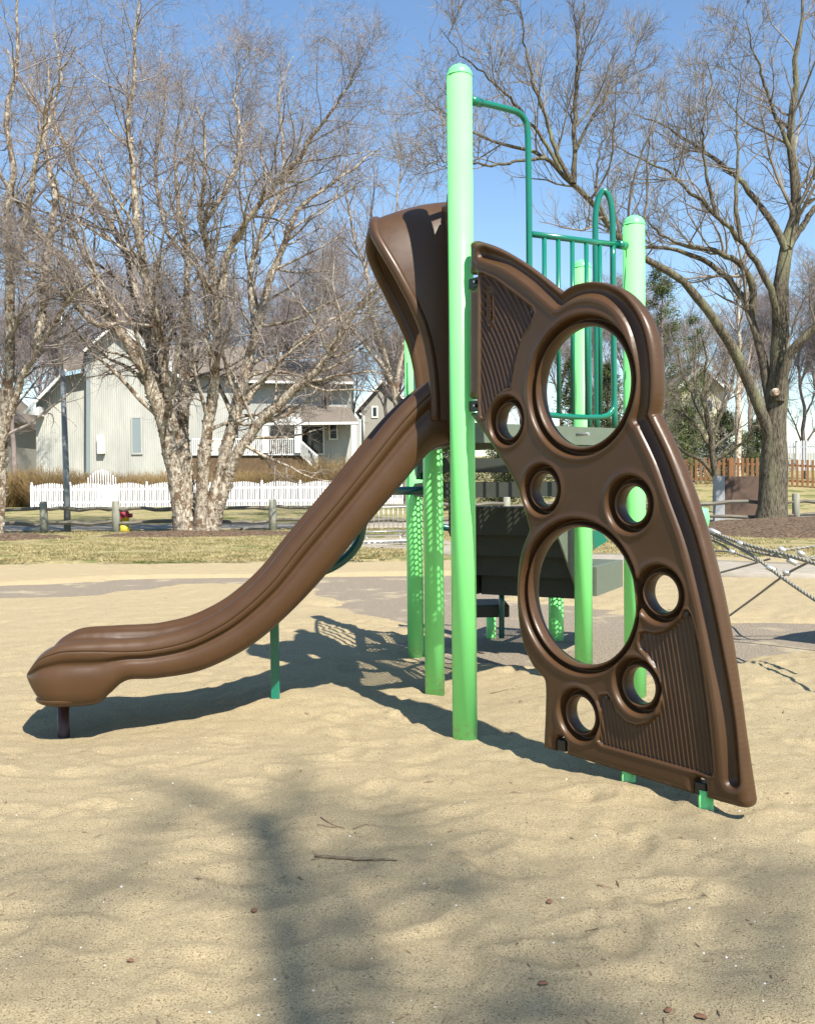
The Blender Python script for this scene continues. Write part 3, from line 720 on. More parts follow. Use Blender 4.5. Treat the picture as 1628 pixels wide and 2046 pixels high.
# ------------------------------------------------------------------ rope climber at the side
net = thing('climbing_net', 'low rope climbing net of pale steel core ropes on sand with a dark shadow below', 'climbing net', gnd(1640, 1240))
def rope(pts, r=.0145, n=26):
    P = spline(at([p[0] for p in pts], [p[1] for p in pts], [p[2] for p in pts]), n * 6)
    # three strands laid round each other
    Tn = np.gradient(P, axis=0); Tn /= np.linalg.norm(Tn, axis=1)[:, None]
    u = np.cross(Tn, [0, 0, 1.0]); u /= np.linalg.norm(u, axis=1)[:, None]; w = np.cross(Tn, u)
    s_ = np.concatenate([[0], np.cumsum(np.linalg.norm(np.diff(P, axis=0), axis=1))])
    mb = MB()
    for k in range(3):
        a = s_ / (r * 7) * 2 * math.pi / 1.6 + k * 2 * math.pi / 3
        mb.tube(P + .5 * r * (np.cos(a)[:, None] * u + np.sin(a)[:, None] * w), r * .58, 6)
    return mb.build('rope', M['rope'], net)
rope([(1397, 1048, 8.2), (1430, 1066, 7.9), (1490, 1088, 7.3), (1560, 1106, 6.8), (1628, 1126, 6.3), (1740, 1165, 5.6)], .0145)
rope([(1397, 1052, 8.2), (1432, 1072, 7.9), (1500, 1108, 7.2), (1560, 1152, 6.6), (1628, 1198, 6.0), (1740, 1270, 5.2)], .0145)
rope([(1397, 1058, 8.3), (1440, 1080, 8.0), (1500, 1100, 7.6), (1560, 1112, 7.2), (1640, 1118, 7), (1800, 1118, 6.6)], .0135)
rope([(1400, 1070, 8.3), (1440, 1088, 8.0), (1465, 1103, 7.8), (1515, 1122, 7.4)], .0105)
rope([(1500, 1096, 7.3), (1540, 1100, 7.3), (1590, 1096, 7.3), (1660, 1086, 7.3), (1800, 1065, 7.2)], .011)
rope([(1410, 1100, 8.6), (1445, 1101, 8.3), (1463, 1103, 7.9)], .0105)
rope([(1530, 1102, 7.4), (1575, 1110, 7.3), (1630, 1113, 7.2), (1800, 1110, 7.2)], .0105)
rope([(1452, 1234, 8.65), (1508, 1193, 8.2), (1566, 1150, 7.6), (1606, 1128, 7.3), (1650, 1105, 7.1)], .0105)
rope([(1452, 1234, 8.65), (1440, 1205, 8.7), (1420, 1160, 8.8), (1400, 1120, 8.9)], .0105)
rope([(1400, 1156, 8.6), (1428, 1147, 8.4), (1480, 1133, 8), (1540, 1116, 7.5)], .0095)
for px, py, D, ln in ((1428, 1063, 7.9, .05), (1483, 1088, 7.35, .045), (1463, 1103, 7.8, .03), (1541, 1137, 6.8, .04), (1582, 1122, 6.7, .04), (1571, 1145, 7.5, .03), (1562, 1098, 7.2, .03), (1600, 1106, 7.2, .03)):
    c = at(px, py, D); dd = np.array([.75, -.35, -.4]); dd /= np.linalg.norm(dd)
    MB().tube([c - dd * ln, c - dd * ln * .8, c + dd * ln * .8, c + dd * ln], [.012, .020, .020, .012], 14).build('clamp', M['alu'], net)
g_ = gnd(1452, 1240, 0); MB().tube([g_ + [0, 0, -.2], at(1452, 1232, g_[1])], .03, 14).build('anchor', M['steel'], net)
c = at(1398, 1036, 8.25); MB().lathe([(.03, -.12), (.07, -.10), (.085, 0), (.07, .09), (.02, .10)], c, 16).build('hub', M['cap'], net)
# unseen low platform, added outside the frame by the net to throw the dark shadow
pf = thing('shadow_caster', 'unseen green platform on posts, added to cast a shadow by the rope climber', 'platform', (4.9, 6.9, 0))
MB().prism([(3.42, 7.12, .80), (3.75, 6.72, .82), (6.2, 6.45, .84), (6.3, 7.75, .84), (4.2, 7.62, .82), (3.7, 7.36, .80)], [0, 0, .06]).build('caster_board', M['mint'], pf, bevel=.01)
for x, y in ((4.1, 7.0), (6.0, 6.75), (6.0, 7.6), (4.5, 7.5)): MB().tube([(x, y, -.2), (x, y, .8)], .05, 16).build('leg', M['mint'], pf)
# ------------------------------------------------------------------ fences, hydrant, pole, sign, racks, houses
def rng_(s): return np.random.default_rng(s)
def gz1(x, y): return float(far_z(np.array([x]), np.array([y]))[0]) + .02
# split rail fence
fence = thing('split_rail_fence', 'two rail weathered wooden fence running between the playground lawn and the path', 'fence', (0, 26, 0))
rg = rng_(5)
FY = 26.0
pxs = [-230, -72, 88, 232, 388, 545, 700, 856, 1012, 1168, 1330, 1600, 1760, 1900]
fx = [at(p, 1040, FY)[0] for p in pxs]
def fence_y(x): return FY + .035 * max(0, x - 2)
for i, x in enumerate(fx):
    y = fence_y(x); z = gz1(x, y); w = .105 + .01 * rg.random()
    a = rg.normal(0, .012, 2)
    P = np.array([[x, y, z - .2], [x + a[0] * .4, y, z + .45], [x + a[0], y + a[1], z + .86], [x + a[0], y + a[1], z + .885]])
    MB().tube(P, [w, w * .97, w * .93, w * .7], 10).build('fence_post', M['post'], fence)
for i in range(len(fx) - 1):
    for lv, hz in ((0, .66), (1, .27)):
        x0, x1 = fx[i] - .08, fx[i + 1] + .08; n = 9
        t = np.linspace(0, 1, n); xs_ = x0 + (x1 - x0) * t
        ys_ = np.array([fence_y(x) for x in xs_]) - .02 + rg.normal(0, .008, n)
        zs_ = np.array([gz1(a, b) for a, b in zip(xs_, ys_)]) + hz + rg.normal(0, .014, n) + .02 * np.sin(t * 6 + rg.random() * 6) + rg.normal(0, .02)
        r_ = .058 + rg.normal(0, .006, n); r_[0] = r_[-1] = .03
        MB().tube(np.stack([xs_, ys_, zs_], 1), r_, 6, flat=True).build('rail', M['rail'], fence)

# white scalloped picket fence
def picket(px0, px1, D0, D1, base, h, name, label, m, panel_w, scal, pw, gap, parts_group=None, post_cap=True, zs=None, tip=True):
    a = at(px0, 1000, D0); b = at(px1, 1000, D1); L = np.hypot(*(b - a)[:2]); u = (b - a)[:2] / L
    root = thing(name, label, 'fence', (*a[:2], gz1(*a[:2])))
    nrm = np.array([-u[1], u[0], 0]); n = max(1, int(round(L / panel_w))); U = np.array([u[0], u[1], 0])
    ax = np.array([U, nrm, [0, 0, 1]])
    for k in range(n):
        mb = MB(); s0, s1 = L * k / n, L * (k + 1) / n; q = int((s1 - s0) / (pw + gap))
        for j in range(q):
            s = s0 + (s1 - s0) * (j + .5) / q; p = a[:2] + u * s; z = gz1(*p) if zs is None else zs(p)
            hh = h + scal * (math.sin(math.pi * (j + .5) / q) - .5)
            c = np.array([p[0], p[1], z]); w = pw / 2
            if tip: P = [c - U * w, c + U * w, c + U * w + [0, 0, hh - .05], c + [0, 0, hh], c - U * w + [0, 0, hh - .05]]
            else: P = [c - U * w, c + U * w, c + U * w + [0, 0, hh], c - U * w + [0, 0, hh]]
            mb.prism(np.array(P) + [0, 0, base], nrm * .022)
        pa, pb = a[:2] + u * s0, a[:2] + u * s1
        for f in (.22, .78):
            za, zb = [(gz1(*p) if zs is None else zs(p)) + base + h * f for p in (pa, pb)]
            mb.beam(np.array([*pa, za]) + nrm * .045, np.array([*pb, zb]) + nrm * .045, .04, .09)
        mb.build('picket_panel', m, root)
    for k in range(n + 1):
        p = a[:2] + u * L * k / n; z = (gz1(*p) if zs is None else zs(p)) + base
        mb = MB().box([p[0], p[1], z + (h * .97) / 2 + .0], (.12, .12, h * .97), ax)
        if post_cap: mb.lathe([(.09, 0), (.09, .02), (.03, .05), (.055, .09), (.055, .12), (.0, .16)], [p[0], p[1], z + h * .97], 10)
        mb.build('fence_post', m, root)
    return root
picket(64, 830, 47, 47, .03, 1.18, 'picket_fence', 'white scalloped picket fence in front of the cream house, with ball capped posts', M['white'], 1.98, .16, .075, .040)
picket(1368, 1660, 42, 38.5, .0, 1.18, 'picket_fence', 'orange brown cedar picket fence on the bank behind the big tree', M['cedar'], 2.4, .0, .10, .10, post_cap=False, tip=False)
picket(1356, 1680, 58, 52, .55, 1.75, 'picket_fence', 'tall white picket fence seen above the orange brown cedar pickets', M['white'], 2.4, .05, .09, .05)
# shrubs and arch behind the white fence
ar = thing('garden_trellis', 'small arched white trellis rising behind the white picket fence', 'trellis', (*at(205, 960, 49.5)[:2], gz1(*at(205, 960, 49.5)[:2])))
for k in range(12):
    x = 176 + k * 5; hh = 962 - 18 * math.sin(math.pi * (k + .5) / 12) - 6
    p = at(x, hh, 49.5); MB().beam([p[0], p[1], gz1(p[0], p[1])], p, .05, .02, (0, 1, 0)).build('slat', M['white'], ar)

# fire hydrant
hp = at(248, 1059, 26.7); hz = gz1(hp[0], hp[1]) + .09; hyd = thing('fire_hydrant', 'red topped yellow fire hydrant beside a wooden fence post', 'hydrant', (hp[0], hp[1], hz))
def hz_(L): return [(r * 1.38, z) for r, z in L]
MB().lathe(hz_([(.13, -.15), (.13, .03), (.10, .05), (.10, .27), (.12, .28), (.12, .31)]), (hp[0], hp[1], hz), 20).build('barrel', M['yellow'], hyd)
MB().lathe(hz_([(.12, .31), (.115, .33), (.12, .40), (.105, .46), (.08, .51), (.04, .545), (.03, .55), (.03, .60), (0, .60)]), (hp[0], hp[1], hz), 20).build('bonnet', M['red'], hyd)
for s in (-1, 1): MB().tube([(hp[0] + s * .1, hp[1], hz + .36), (hp[0] + s * .24, hp[1], hz + .36)], [.055, .06], 12).build('outlet', M['red'], hyd)
MB().tube([(hp[0], hp[1] - .1, hz + .34), (hp[0], hp[1] - .24, hz + .34)], .07, 12).build('outlet', M['red'], hyd)
# light pole
lp0 = at(135, 1061, 26.4); lz = gz1(lp0[0], lp0[1])
lp = thing('light_pole', 'tapered grey metal lamp pole standing by the wooden fence', 'light pole', (lp0[0], lp0[1], lz))
top = at(121, 560, 26.4); MB().tube([(lp0[0], lp0[1], lz - .1), (lp0[0], lp0[1], lz + 1.5), (top[0] , lp0[1], lz + 4.6)], [.098, .088, .068], 18).build('shaft', M['pole'], lp)
MB().tube([(top[0], lp0[1], lz + 4.55), (top[0], lp0[1], lz + 6.6)], .030, 12).build('upper_tube', M['steel'], lp)
# sign seen from behind beside the ash tree
s0 = at(1436, 1050, 28.4); sz = gz1(s0[0], s0[1])
sg_ = thing('trail_sign', 'brown sign board seen from behind on a pale wooden post', 'sign', (s0[0], s0[1], sz))
zt = at(1436, 951, 28.4)[2]
MB().box([s0[0], s0[1], (sz + zt) / 2 - .1], (.32, .16, zt - sz + .2)).build('sign_post', M['signpost'], sg_, bevel=.01)
b0, b1 = at(1447, 952, 28.45), at(1530, 1031, 28.45)
MB().box([(b0[0] + b1[0]) / 2 + .012, b0[1], (b0[2] + b1[2]) / 2], (b1[0] - b0[0], .06, b0[2] - b1[2])).build('board', M['boardb'], sg_, bevel=.005)
# metal barriers near the walkway
def barrier(loc, rz, L, Hh, label, tilt=0):
    t = thing('crowd_barrier', label, 'barrier', loc, rz=rz, group='steel crowd barriers by the walkway')
    R_ = Matrix.Rotation(tilt, 3, 'X'); f = lambda p: np.array(loc) + np.array(R_ @ Vector(p))
    fr_ = MB(); fr_.tube([f(p) for p in spline([(-L / 2, 0, .12), (-L / 2, 0, Hh * .5), (-L / 2, 0, Hh - .08), (-L / 2 + .08, 0, Hh), (0, 0, Hh), (L / 2 - .08, 0, Hh), (L / 2, 0, Hh - .08), (L / 2, 0, Hh * .5), (L / 2, 0, .12)], 60)], .019, 8)
    fr_.tube([f((-L / 2, 0, .15)), f((L / 2, 0, .15))], .017, 8); fr_.build('frame', M['steel'], t)
    for k in range(int(L / .12)):
        x = -L / 2 + .12 * (k + .5); MB().tube([f((x, 0, .15)), f((x, 0, Hh))], .008, 6).build('bar', M['steel'], t)
    for s in (-1, 1): MB().tube([f((s * L * .38, -.28, .01)), f((s * L * .38, 0, .12)), f((s * L * .38, .28, .01))], .014, 6).build('foot', M['steel'], t)
q = gnd(768, 1076, .03); barrier((q[0], q[1], gz1(q[0], q[1])), .35, 1.35, .72, 'upright steel crowd barrier beside the walkway behind the slide')
q = gnd(745, 1092, .03); barrier((q[0], q[1], gz1(q[0], q[1]) + .05), .30, 1.5, .7, 'steel crowd barrier lying flat on the walkway', tilt=1.45)

# ---- houses
def poly_at(pts, D): return at([p[0] for p in pts], [p[1] for p in pts], D)
def wall_prism(mb, pts, D, depth): mb.prism(poly_at(pts, D), [0, depth, 0])
hs = thing('cream_house', 'large cream sided house with shingled roofs, porch and white railing behind the picket fence', 'house', (*at(380, 960, 62)[:2], 1.2))
Dh = 62.0
mb = MB(); wall_prism(mb, [(72, 990), (72, 806), (125, 752), (178, 742), (178, 990)], Dh, 7); o_left = mb.build('wall', M['siding'], hs)
mb = MB(); wall_prism(mb, [(178, 990), (178, 690), (232, 648), (298, 672), (345, 745), (345, 990)], Dh - .9, 9); mb.build('wall', M['siding'], hs)
mb = MB(); wall_prism(mb, [(338, 990), (338, 735), (480, 735), (480, 990)], Dh + 1, 8); mb.build('wall', M['siding'], hs)
mb = MB(); wall_prism(mb, [(476, 990), (476, 752), (693, 752), (693, 990)], Dh + .5, 8); mb.build('wall', M['siding'], hs)
mb = MB(); wall_prism(mb, [(540, 990), (540, 838), (700, 838), (700, 990)], Dh - 1.2, 1.8); mb.build('wall', M['siding'], hs)
mb = MB(); wall_prism(mb, [(693, 990), (693, 830), (712, 830), (712, 990)], Dh - .2, 5); mb.build('wall', M['trim'], hs)
def slab(pts4, name, m, th=.18): MB().prism(pts4, [0, 0, -th]).build(name, m, hs)
# roofs: sloping slabs
r = at([48, 132, 132, 48], [824, 737, 737, 824], [Dh - 1.0, Dh - 1.0, Dh + 7, Dh + 7]); slab(r, 'roof', M['roof'])
r = at([126, 182, 182, 126], [738, 728, 700, 714], [Dh - 1.0, Dh - 1.0, Dh + 3, Dh + 3]); slab(r, 'roof', M['roof'])
r = at([168, 234, 234, 168], [699, 641, 641, 699], [Dh - 1.6, Dh - 1.6, Dh + 8, Dh + 8]); slab(r, 'roof', M['roof'])
r = at([232, 360, 360, 232], [641, 752, 752, 641], [Dh - 1.6, Dh - 1.6, Dh + 8, Dh + 8]); slab(r, 'roof', M['roof'])
r = at([330, 500, 500, 330], [745, 745, 690, 690], [Dh + .2, Dh + .2, Dh + 5, Dh + 5]); slab(r, 'roof', M['roof'])
r = at([470, 706, 640, 500], [760, 763, 722, 722], [Dh - .3, Dh - .3, Dh + 4, Dh + 4]); slab(r, 'roof', M['roof'])
r = at([706, 640, 706], [763, 722, 755], [Dh - .3, Dh + 4, Dh + 9]); slab(r, 'roof', M['roof'])
r = at([528, 716, 668, 560], [845, 843, 812, 808], [Dh - 3.4, Dh - 3.4, Dh - .2, Dh - .2]); slab(r, 'roof', M['roof'])
r = at([716, 668, 700], [843, 812, 815], [Dh - 3.4, Dh - .2, Dh + 1]); slab(r, 'roof', M['roof'])
# trims and fascia
for a_, b_, D in (((48, 826), (132, 739), Dh - 1.05), ((528, 847), (716, 845), Dh - 3.5), ((470, 762), (706, 765), Dh - .4), ((168, 701), (234, 643), Dh - 1.65), ((232, 643), (360, 754), Dh - 1.65)):
    MB().beam(at(*a_, D), at(*b_, D), .10, .16).build('fascia', M['trim'], hs)
MB().prism(poly_at([(48, 826), (78, 812), (78, 830)], Dh - 1.0), [0, .9, 0]).build('eave_end', M['trim'], hs)
MB().beam(at(176, 990, Dh - .98), at(176, 690, Dh - .98), .22, .08, (0, 1, 0)).build('corner_board', M['door'], hs)
for x0, x1, y0, y1, D, nm, mm in ((266, 281, 835, 905, Dh - .93, 'door', 'door'), (603, 622, 852, 906, Dh - 1.23, 'door', 'glass'), (626, 645, 852, 906, Dh - 1.23, 'door', 'glass'), (660, 672, 847, 876, Dh - 1.23, 'window', 'glass'),
                                  (578, 590, 857, 880, Dh - 1.23, 'window', 'glass'), (497, 506, 752, 776, Dh + .45, 'window', 'glass'), (360, 372, 765, 800, Dh + .97, 'window', 'glass')):
    a_, b_ = at(x0, y1, D), at(x1, y0, D); c = (a_ + b_) / 2; w, hgt = abs(b_[0] - a_[0]), abs(b_[2] - a_[2])
    o = MB().box([c[0], c[1] - .02, c[2]], (w, .05, hgt)).build(nm, M[mm], hs)
    f = MB()
    for sx in (-1, 1): f.box([c[0] + sx * (w / 2 + .05), c[1] - .035, c[2]], (.10, .06, hgt + .2))
    for sz_ in (-1, 1): f.box([c[0], c[1] - .033, c[2] + sz_ * (hgt / 2 + .05)], (w, .06, .10))
    f.build('frame', M['trim' if mm == 'glass' else 'siding'], o)
for px in (531, 596):
    a_ = at(px, 905, Dh - 3.3); b_ = at(px, 838, Dh - 3.3); MB().beam(a_, b_, .42, .42, (0, 1, 0)).build('porch_post', M['trim'], hs)
MB().beam(at(490, 838, Dh - 3.2), at(600, 838, Dh - 3.2), .25, .3).build('porch_beam', M['trim'], hs)
for k in range(9):
    x = 498 + k * 12; MB().beam(at(x, 831, Dh - 3.6), at(x + 6, 827, Dh - .8), .06, .16).build('pergola_slat', M['trim'], hs)
rl = MB()
rl.beam(at(384, 877, Dh - 3.3), at(600, 877, Dh - 3.3), .10, .08); rl.beam(at(384, 908, Dh - 3.3), at(600, 908, Dh - 3.3), .08, .08)
rl.beam(at(600, 880, Dh - 3.3), at(634, 912, Dh - 4), .08, .08); rl.beam(at(600, 908, Dh - 3.3), at(634, 940, Dh - 4), .08, .08)
rl.build('railing', M['trim'], hs)
bl = MB()
for k in range(54):
    x = 385 + k * 4; bl.beam(at(x, 908, Dh - 3.3), at(x, 877, Dh - 3.3), .05, .05, (0, 1, 0))
for k in range(9):
    x = 602 + k * 4; bl.beam(at(x, 910 + k * 3.4, Dh - 3.6), at(x, 881 + k * 3.4, Dh - 3.6), .05, .05, (0, 1, 0))
bl.build('baluster', M['trim'], hs)['kind'] = 'stuff'
mb = MB(); wall_prism(mb, [(384, 1000), (384, 910), (605, 910), (605, 1000)], Dh - 3.2, 2.5); mb.build('deck_skirt', M['lattice'], hs)
MB().tube([at(693, 806, Dh + 3), at(693, 797, Dh + 3)], .28, 14).tube([at(693, 824, Dh + 3), at(693, 797, Dh + 3)], .2, 14).build('flue', M['door'], hs)
for (x, y, w, hgt) in ((202, 888, .45, 1.2),):
    c = at(x, y, Dh - 1.1); MB().box(c, (w, .3, hgt)).build('utility_box', M['trim'], hs)

def house(name, label, D, body, roofp, wallm, wins, trimm='trim', depth=9):
    t = thing(name, label, 'house', (*at(body[0][0], 960, D)[:2], 1.2))
    MB().prism(poly_at(body, D), [0, depth, 0]).build('wall', M[wallm], t)
    for p, q in roofp:
        a_, b_ = at(*p, D - .5), at(*q, D - .5); MB().prism([a_, b_, b_ + [0, depth + 1, 0], a_ + [0, depth + 1, 0]], [0, 0, .2]).build('roof', M['roof'], t)
        MB().beam(a_ - [0, .03, 0], b_ - [0, .03, 0], .08, .22).build('fascia', M[trimm], t)
    for x0, x1, y0, y1 in wins:
        a_, b_ = at(x0, y1, D), at(x1, y0, D); c = (a_ + b_) / 2; w, hgt = abs(b_[0] - a_[0]), abs(b_[2] - a_[2])
        o = MB().box([c[0], c[1] - .02, c[2]], (w, .05, hgt)).build('window', M['glass'], t); f = MB()
        for sx in (-1, 1): f.box([c[0] + sx * (w / 2 + .06), c[1] - .035, c[2]], (.12, .06, hgt + .24))
        for sz_ in (-1, 1): f.box([c[0], c[1] - .033, c[2] + sz_ * (hgt / 2 + .06)], (w, .06, .12))
        f.build('frame', M['trim'], o)
    return t
gh = house('grey_house', 'grey lap sided gabled house partly hidden behind the brown slide', 78, [(722, 990), (722, 812), (764, 765), (850, 838), (850, 990)], [((708, 822), (766, 757)), ((764, 757), (862, 845))], 'sidingb', [(745, 752, 814, 832), (800, 812, 850, 880)])
MB().tube([at(718, 826, 77.7), at(726, 832, 77.7), at(727, 885, 77.7)], .09, 8).build('downpipe', M['trim'], gh)
house('yellow_house', 'pale yellow gabled house half hidden by evergreens beyond the fences', 72, [(1362, 990), (1362, 772), (1402, 736), (1446, 772), (1446, 990)], [((1352, 778), (1403, 730)), ((1401, 730), (1456, 780))], 'sidingy', [(1385, 1395, 800, 822), (1412, 1422, 800, 822)])
house('far_house', 'brown roofed house glimpsed behind bare branches at the far edge', 85, [(1, 990), (-150, 990), (-150, 830), (-70, 770), (1, 830)], [((-165, 840), (-70, 762)), ((-72, 762), (14, 842))], 'sidingb', [(-60, -40, 850, 880)])

# mulch rings
def mulch(cx, cy, rx, ry, hgt, name='mulch_bed'):
    a = np.linspace(0, 2 * math.pi, 72, endpoint=False); r = np.linspace(0, 1, 16)
    A_, R_ = np.meshgrid(a, r); e = 1 + .12 * fbm(np.cos(A_) * 2 + cx, np.sin(A_) * 2 + cy, 3)
    X = cx + rx * R_ * np.cos(A_) * e; Y = cy + ry * R_ * np.sin(A_) * e
    Z = far_z(X, Y) + .02 + hgt * (1 - R_ ** 2) + .05 * fbm(X * 4, Y * 4, 3) - .06 * smooth(.85, 1, R_)
    n = 72; i = np.arange(n); q = np.concatenate([np.stack([k * n + i, k * n + (i + 1) % n, (k + 1) * n + (i + 1) % n, (k + 1) * n + i], 1) for k in range(15)])
    o = npmesh(name, np.stack([X, Y, Z], -1).reshape(-1, 3), q, M['mulch'], None, True)
    tag(o, kind='structure')
    return o
bb = gnd(388, 1066, .05); mulch(bb[0] + .3, bb[1] - .5, 2.9, 1.5, .10)
ab_ = gnd(1548, 1050, .05); mulch(ab_[0], ab_[1] - 2.5, 3.6, 4.3, .30)
lb_ = gnd(-20, 1075, .05); mulch(lb_[0], lb_[1] - .3, 2.4, 1.2, .14)

# grass blades over the lawn near the sand
rg = rng_(8); n = 170000
y = 15.4 + (rg.random(n) ** 1.7) * 14; x = (rg.random(n) * 2 - 1) * (.55 * y + 1)
m = (y > edge_y(x) + .02) & ~inside(np.stack([x, y], 1), np.vstack([g2([(640, 1097), (800, 1100), (900, 1114), (1000, 1129), (1240, 1130), (1420, 1150), (1660, 1156), (1900, 1152)]), g2([(1900, 1123), (1660, 1128), (1420, 1120), (1240, 1108), (1000, 1105), (900, 1084), (810, 1067), (640, 1070)])])) & ((y < 27) | (y > 31.3))
m &= vnoise(x * .9, y * .9) + .35 * vnoise(x * 3, y * 3) > -.28
m &= np.hypot((x - bb[0] - .3) / 2.8, (y - bb[1] + .6) / 1.4) > 1
m &= np.hypot((x - ab_[0]) / 3.4, (y - ab_[1] + 2.5) / 4.1) > 1
x, y = x[m], y[m]; n = len(x); z = far_z(x, y) + .03
a = rg.random(n) * 6.28; hgt = .012 + .035 * rg.random(n); w = .004 + .007 * rg.random(n); ln = rg.normal(0, .03, (n, 2))
dx, dy = np.cos(a) * w, np.sin(a) * w
V = np.stack([np.stack([x - dx, y - dy, z], 1), np.stack([x + dx, y + dy, z], 1), np.stack([x + ln[:, 0], y + ln[:, 1], z + hgt], 1)], 1).reshape(-1, 3)
o = npmesh('grass', V, np.arange(3 * n).reshape(-1, 3), M['blade'], None, False); tag(o, kind='stuff', label='short straw coloured dormant grass growing on the lawn beyond the sand', cat='grass')

# stick, twigs and leaves lying on the sand
def sz_at(x, y): return float(sand_z(np.array([x]), np.array([y]))[0])
def lie(px, py):
    p = gnd(px, py, .03)
    for _ in range(3): p = gnd(px, py, sz_at(p[0], p[1]))
    return np.array(p)
def twig(pts, r0, r1, name, label, m, cat, n=14, group=None):
    P = np.array([lie(*p) for p in pts]); P = spline(P, n)
    for q in P: q[2] = max(q[2], sz_at(q[0], q[1])) + max(r0, r1) * .8
    rr = np.linspace(r0, r1, n) * (1 + .15 * rng_(int(pts[0][0])).normal(0, 1, n))
    return tag(MB().tube(P, np.maximum(rr, .0008), 7).build(name, m, None, origin=P[0]), label, cat, group)
st_ = twig([(630, 1713), (660, 1716), (700, 1719), (740, 1720), (792, 1722)], .0062, .0032, 'stick', 'long pale broken stick lying on the open foreground sand', M['stick'], 'stick', 24)
P = np.array([lie(627, 1709), lie(640, 1715)]); 
for a_, b_ in (((626, 1708), (636, 1714)), ((622, 1721), (645, 1719)), ((738, 1719), (798, 1723)), ((722, 1718), (760, 1724))):
    q = spline(np.array([lie(*a_), lie(*b_)]), 4) + [0, 0, .006]; MB().tube(q, [.002, .0016, .0012, .0006], 5).build('splinter', M['stick'], st_)
twig([(641, 1634), (662, 1648), (690, 1659)], .0022, .0012, 'twig', 'thin straight dark twig crossing another just beyond the long stick', M['twig'], 'twig', group='twigs on the sand')
twig([(634, 1649), (655, 1653), (672, 1654)], .0018, .0012, 'twig', 'thin twig lying under the crossing dark twig beyond the stick', M['twig'], 'twig', group='twigs on the sand')
twig([(704, 1658), (720, 1652), (734, 1650)], .0016, .001, 'twig', 'short bent twig to the side of the two crossed twigs', M['twig'], 'twig', group='twigs on the sand')
twig([(980, 1386), (1000, 1382), (1016, 1378)], .0025, .0015, 'twig', 'dark twig on sand between the main mint post and the panel', M['twig'], 'twig', group='twigs on the sand')
twig([(1170, 1862), (1182, 1860), (1196, 1856)], .0022, .0012, 'twig', 'small twig in the sand below the foot of the climbing panel', M['twig'], 'twig', group='twigs on the sand')
def leaf(px, py, s, rz, label):
    p = lie(px, py); n = 10; V = []
    for i in range(n + 1):
        t = i / n; w = s * .34 * math.sin(math.pi * t) ** .8 * (1 + .2 * math.sin(9 * t)); zc = s * .07 * math.sin(math.pi * t)
        for v in (-1, 0, 1): V.append([s * (t - .5), v * w, zc + abs(v) * s * .05])
    V = np.array(V); c, s_ = math.cos(rz), math.sin(rz); V = np.stack([V[:, 0] * c - V[:, 1] * s_, V[:, 0] * s_ + V[:, 1] * c, V[:, 2]], 1) + p + [0, 0, .003]
    q = [(i * 3 + j, i * 3 + j + 1, i * 3 + j + 4, i * 3 + j + 3) for i in range(n) for j in (0, 1)]
    o = npmesh('dry_leaf', V, np.array(q), M['leaf'], None, True, origin=p); md = o.modifiers.new('solid', 'SOLIDIFY'); md.thickness = .0008
    tag(o, label, 'leaf', 'dry leaves on the sand')
leaf(114, 1845, .035, .3, 'curled brown leaf on sand at the lower edge, farther from the stick')
leaf(261, 1923, .024, -.5, 'small reddish leaf on the sand, nearest the camera on the slide side')
leaf(1085, 1969, .03, .1, 'flat red brown leaf on shaded sand in the foreground')
leaf(1098, 1805, .03, 1.2, 'upright brown leaf below the panel, beyond the other foreground leaves')
leaf(1400, 2036, .032, -.4, 'dark red leaf at the bottom edge of the sand')
leaf(1335, 2022, .026, .9, 'crumpled tan leaf next to the dark red leaf')
leaf(508, 1822, .03, 1.9, 'narrow folded grey brown leaf between stick and shadow fork')
leaf(1040, 1403, .03, .7, 'curled leaf near the dark twig behind the panel foot')
# countless crumbs of bark and leaf
rg = rng_(21); n = 1700
y = 1.7 + (rg.random(n) ** 1.6) * 9; x = (rg.random(n) * 2 - 1) * (.47 * y + .2)
z = sand_z(x, y) + .002; a = rg.random(n) * 6.28; L = np.exp(rg.normal(math.log(.0062), .6, n)); L = np.minimum(L, .035); w = np.maximum(L * .16, .0011)
c, s = np.cos(a), np.sin(a); tl = rg.normal(0, .2, n)
ex = np.stack([c * L, s * L, tl * L], 1); ey = np.stack([-s * w, c * w, 0 * w], 1); ez = np.stack([0 * w, 0 * w, w * 1.3], 1); p = np.stack([x, y, z], 1)
V = np.stack([p - ex, p - ey * 1.2, p + ex, p + ey, p + ez + ex * .2], 1).reshape(-1, 3); b = np.arange(n)[:, None] * 5
Fq = np.concatenate([b + [0, 1, 4], b + [1, 2, 4], b + [2, 3, 4], b + [3, 0, 4]])
tag(npmesh('bark_crumbs', V, Fq, M['twig'], None, False), 'tiny dark crumbs of bark and leaf scattered all over the sand', 'litter', kind='stuff')
n = 500; y = 1.7 + (rg.random(n) ** 1.6) * 6; x = (rg.random(n) * 2 - 1) * (.47 * y + .2); z = sand_z(x, y); r = .0015 + .003 * rg.random(n) ** 3
p = np.stack([x, y, z], 1)[:, None]; o6 = np.array([[1, 0, 0], [0, 1, 0], [-1, 0, 0], [0, -1, 0], [0, 0, 1]]) * r[:, None, None]; V = (p + o6).reshape(-1, 3); b = np.arange(n)[:, None] * 5
tag(npmesh('pebbles', V, np.concatenate([b + [0, 1, 4], b + [1, 2, 4], b + [2, 3, 4], b + [3, 0, 4]]), M['alu'] if False else M['trim'], None, True), 'tiny pale pebbles strewn in the sand', 'pebbles', kind='stuff')
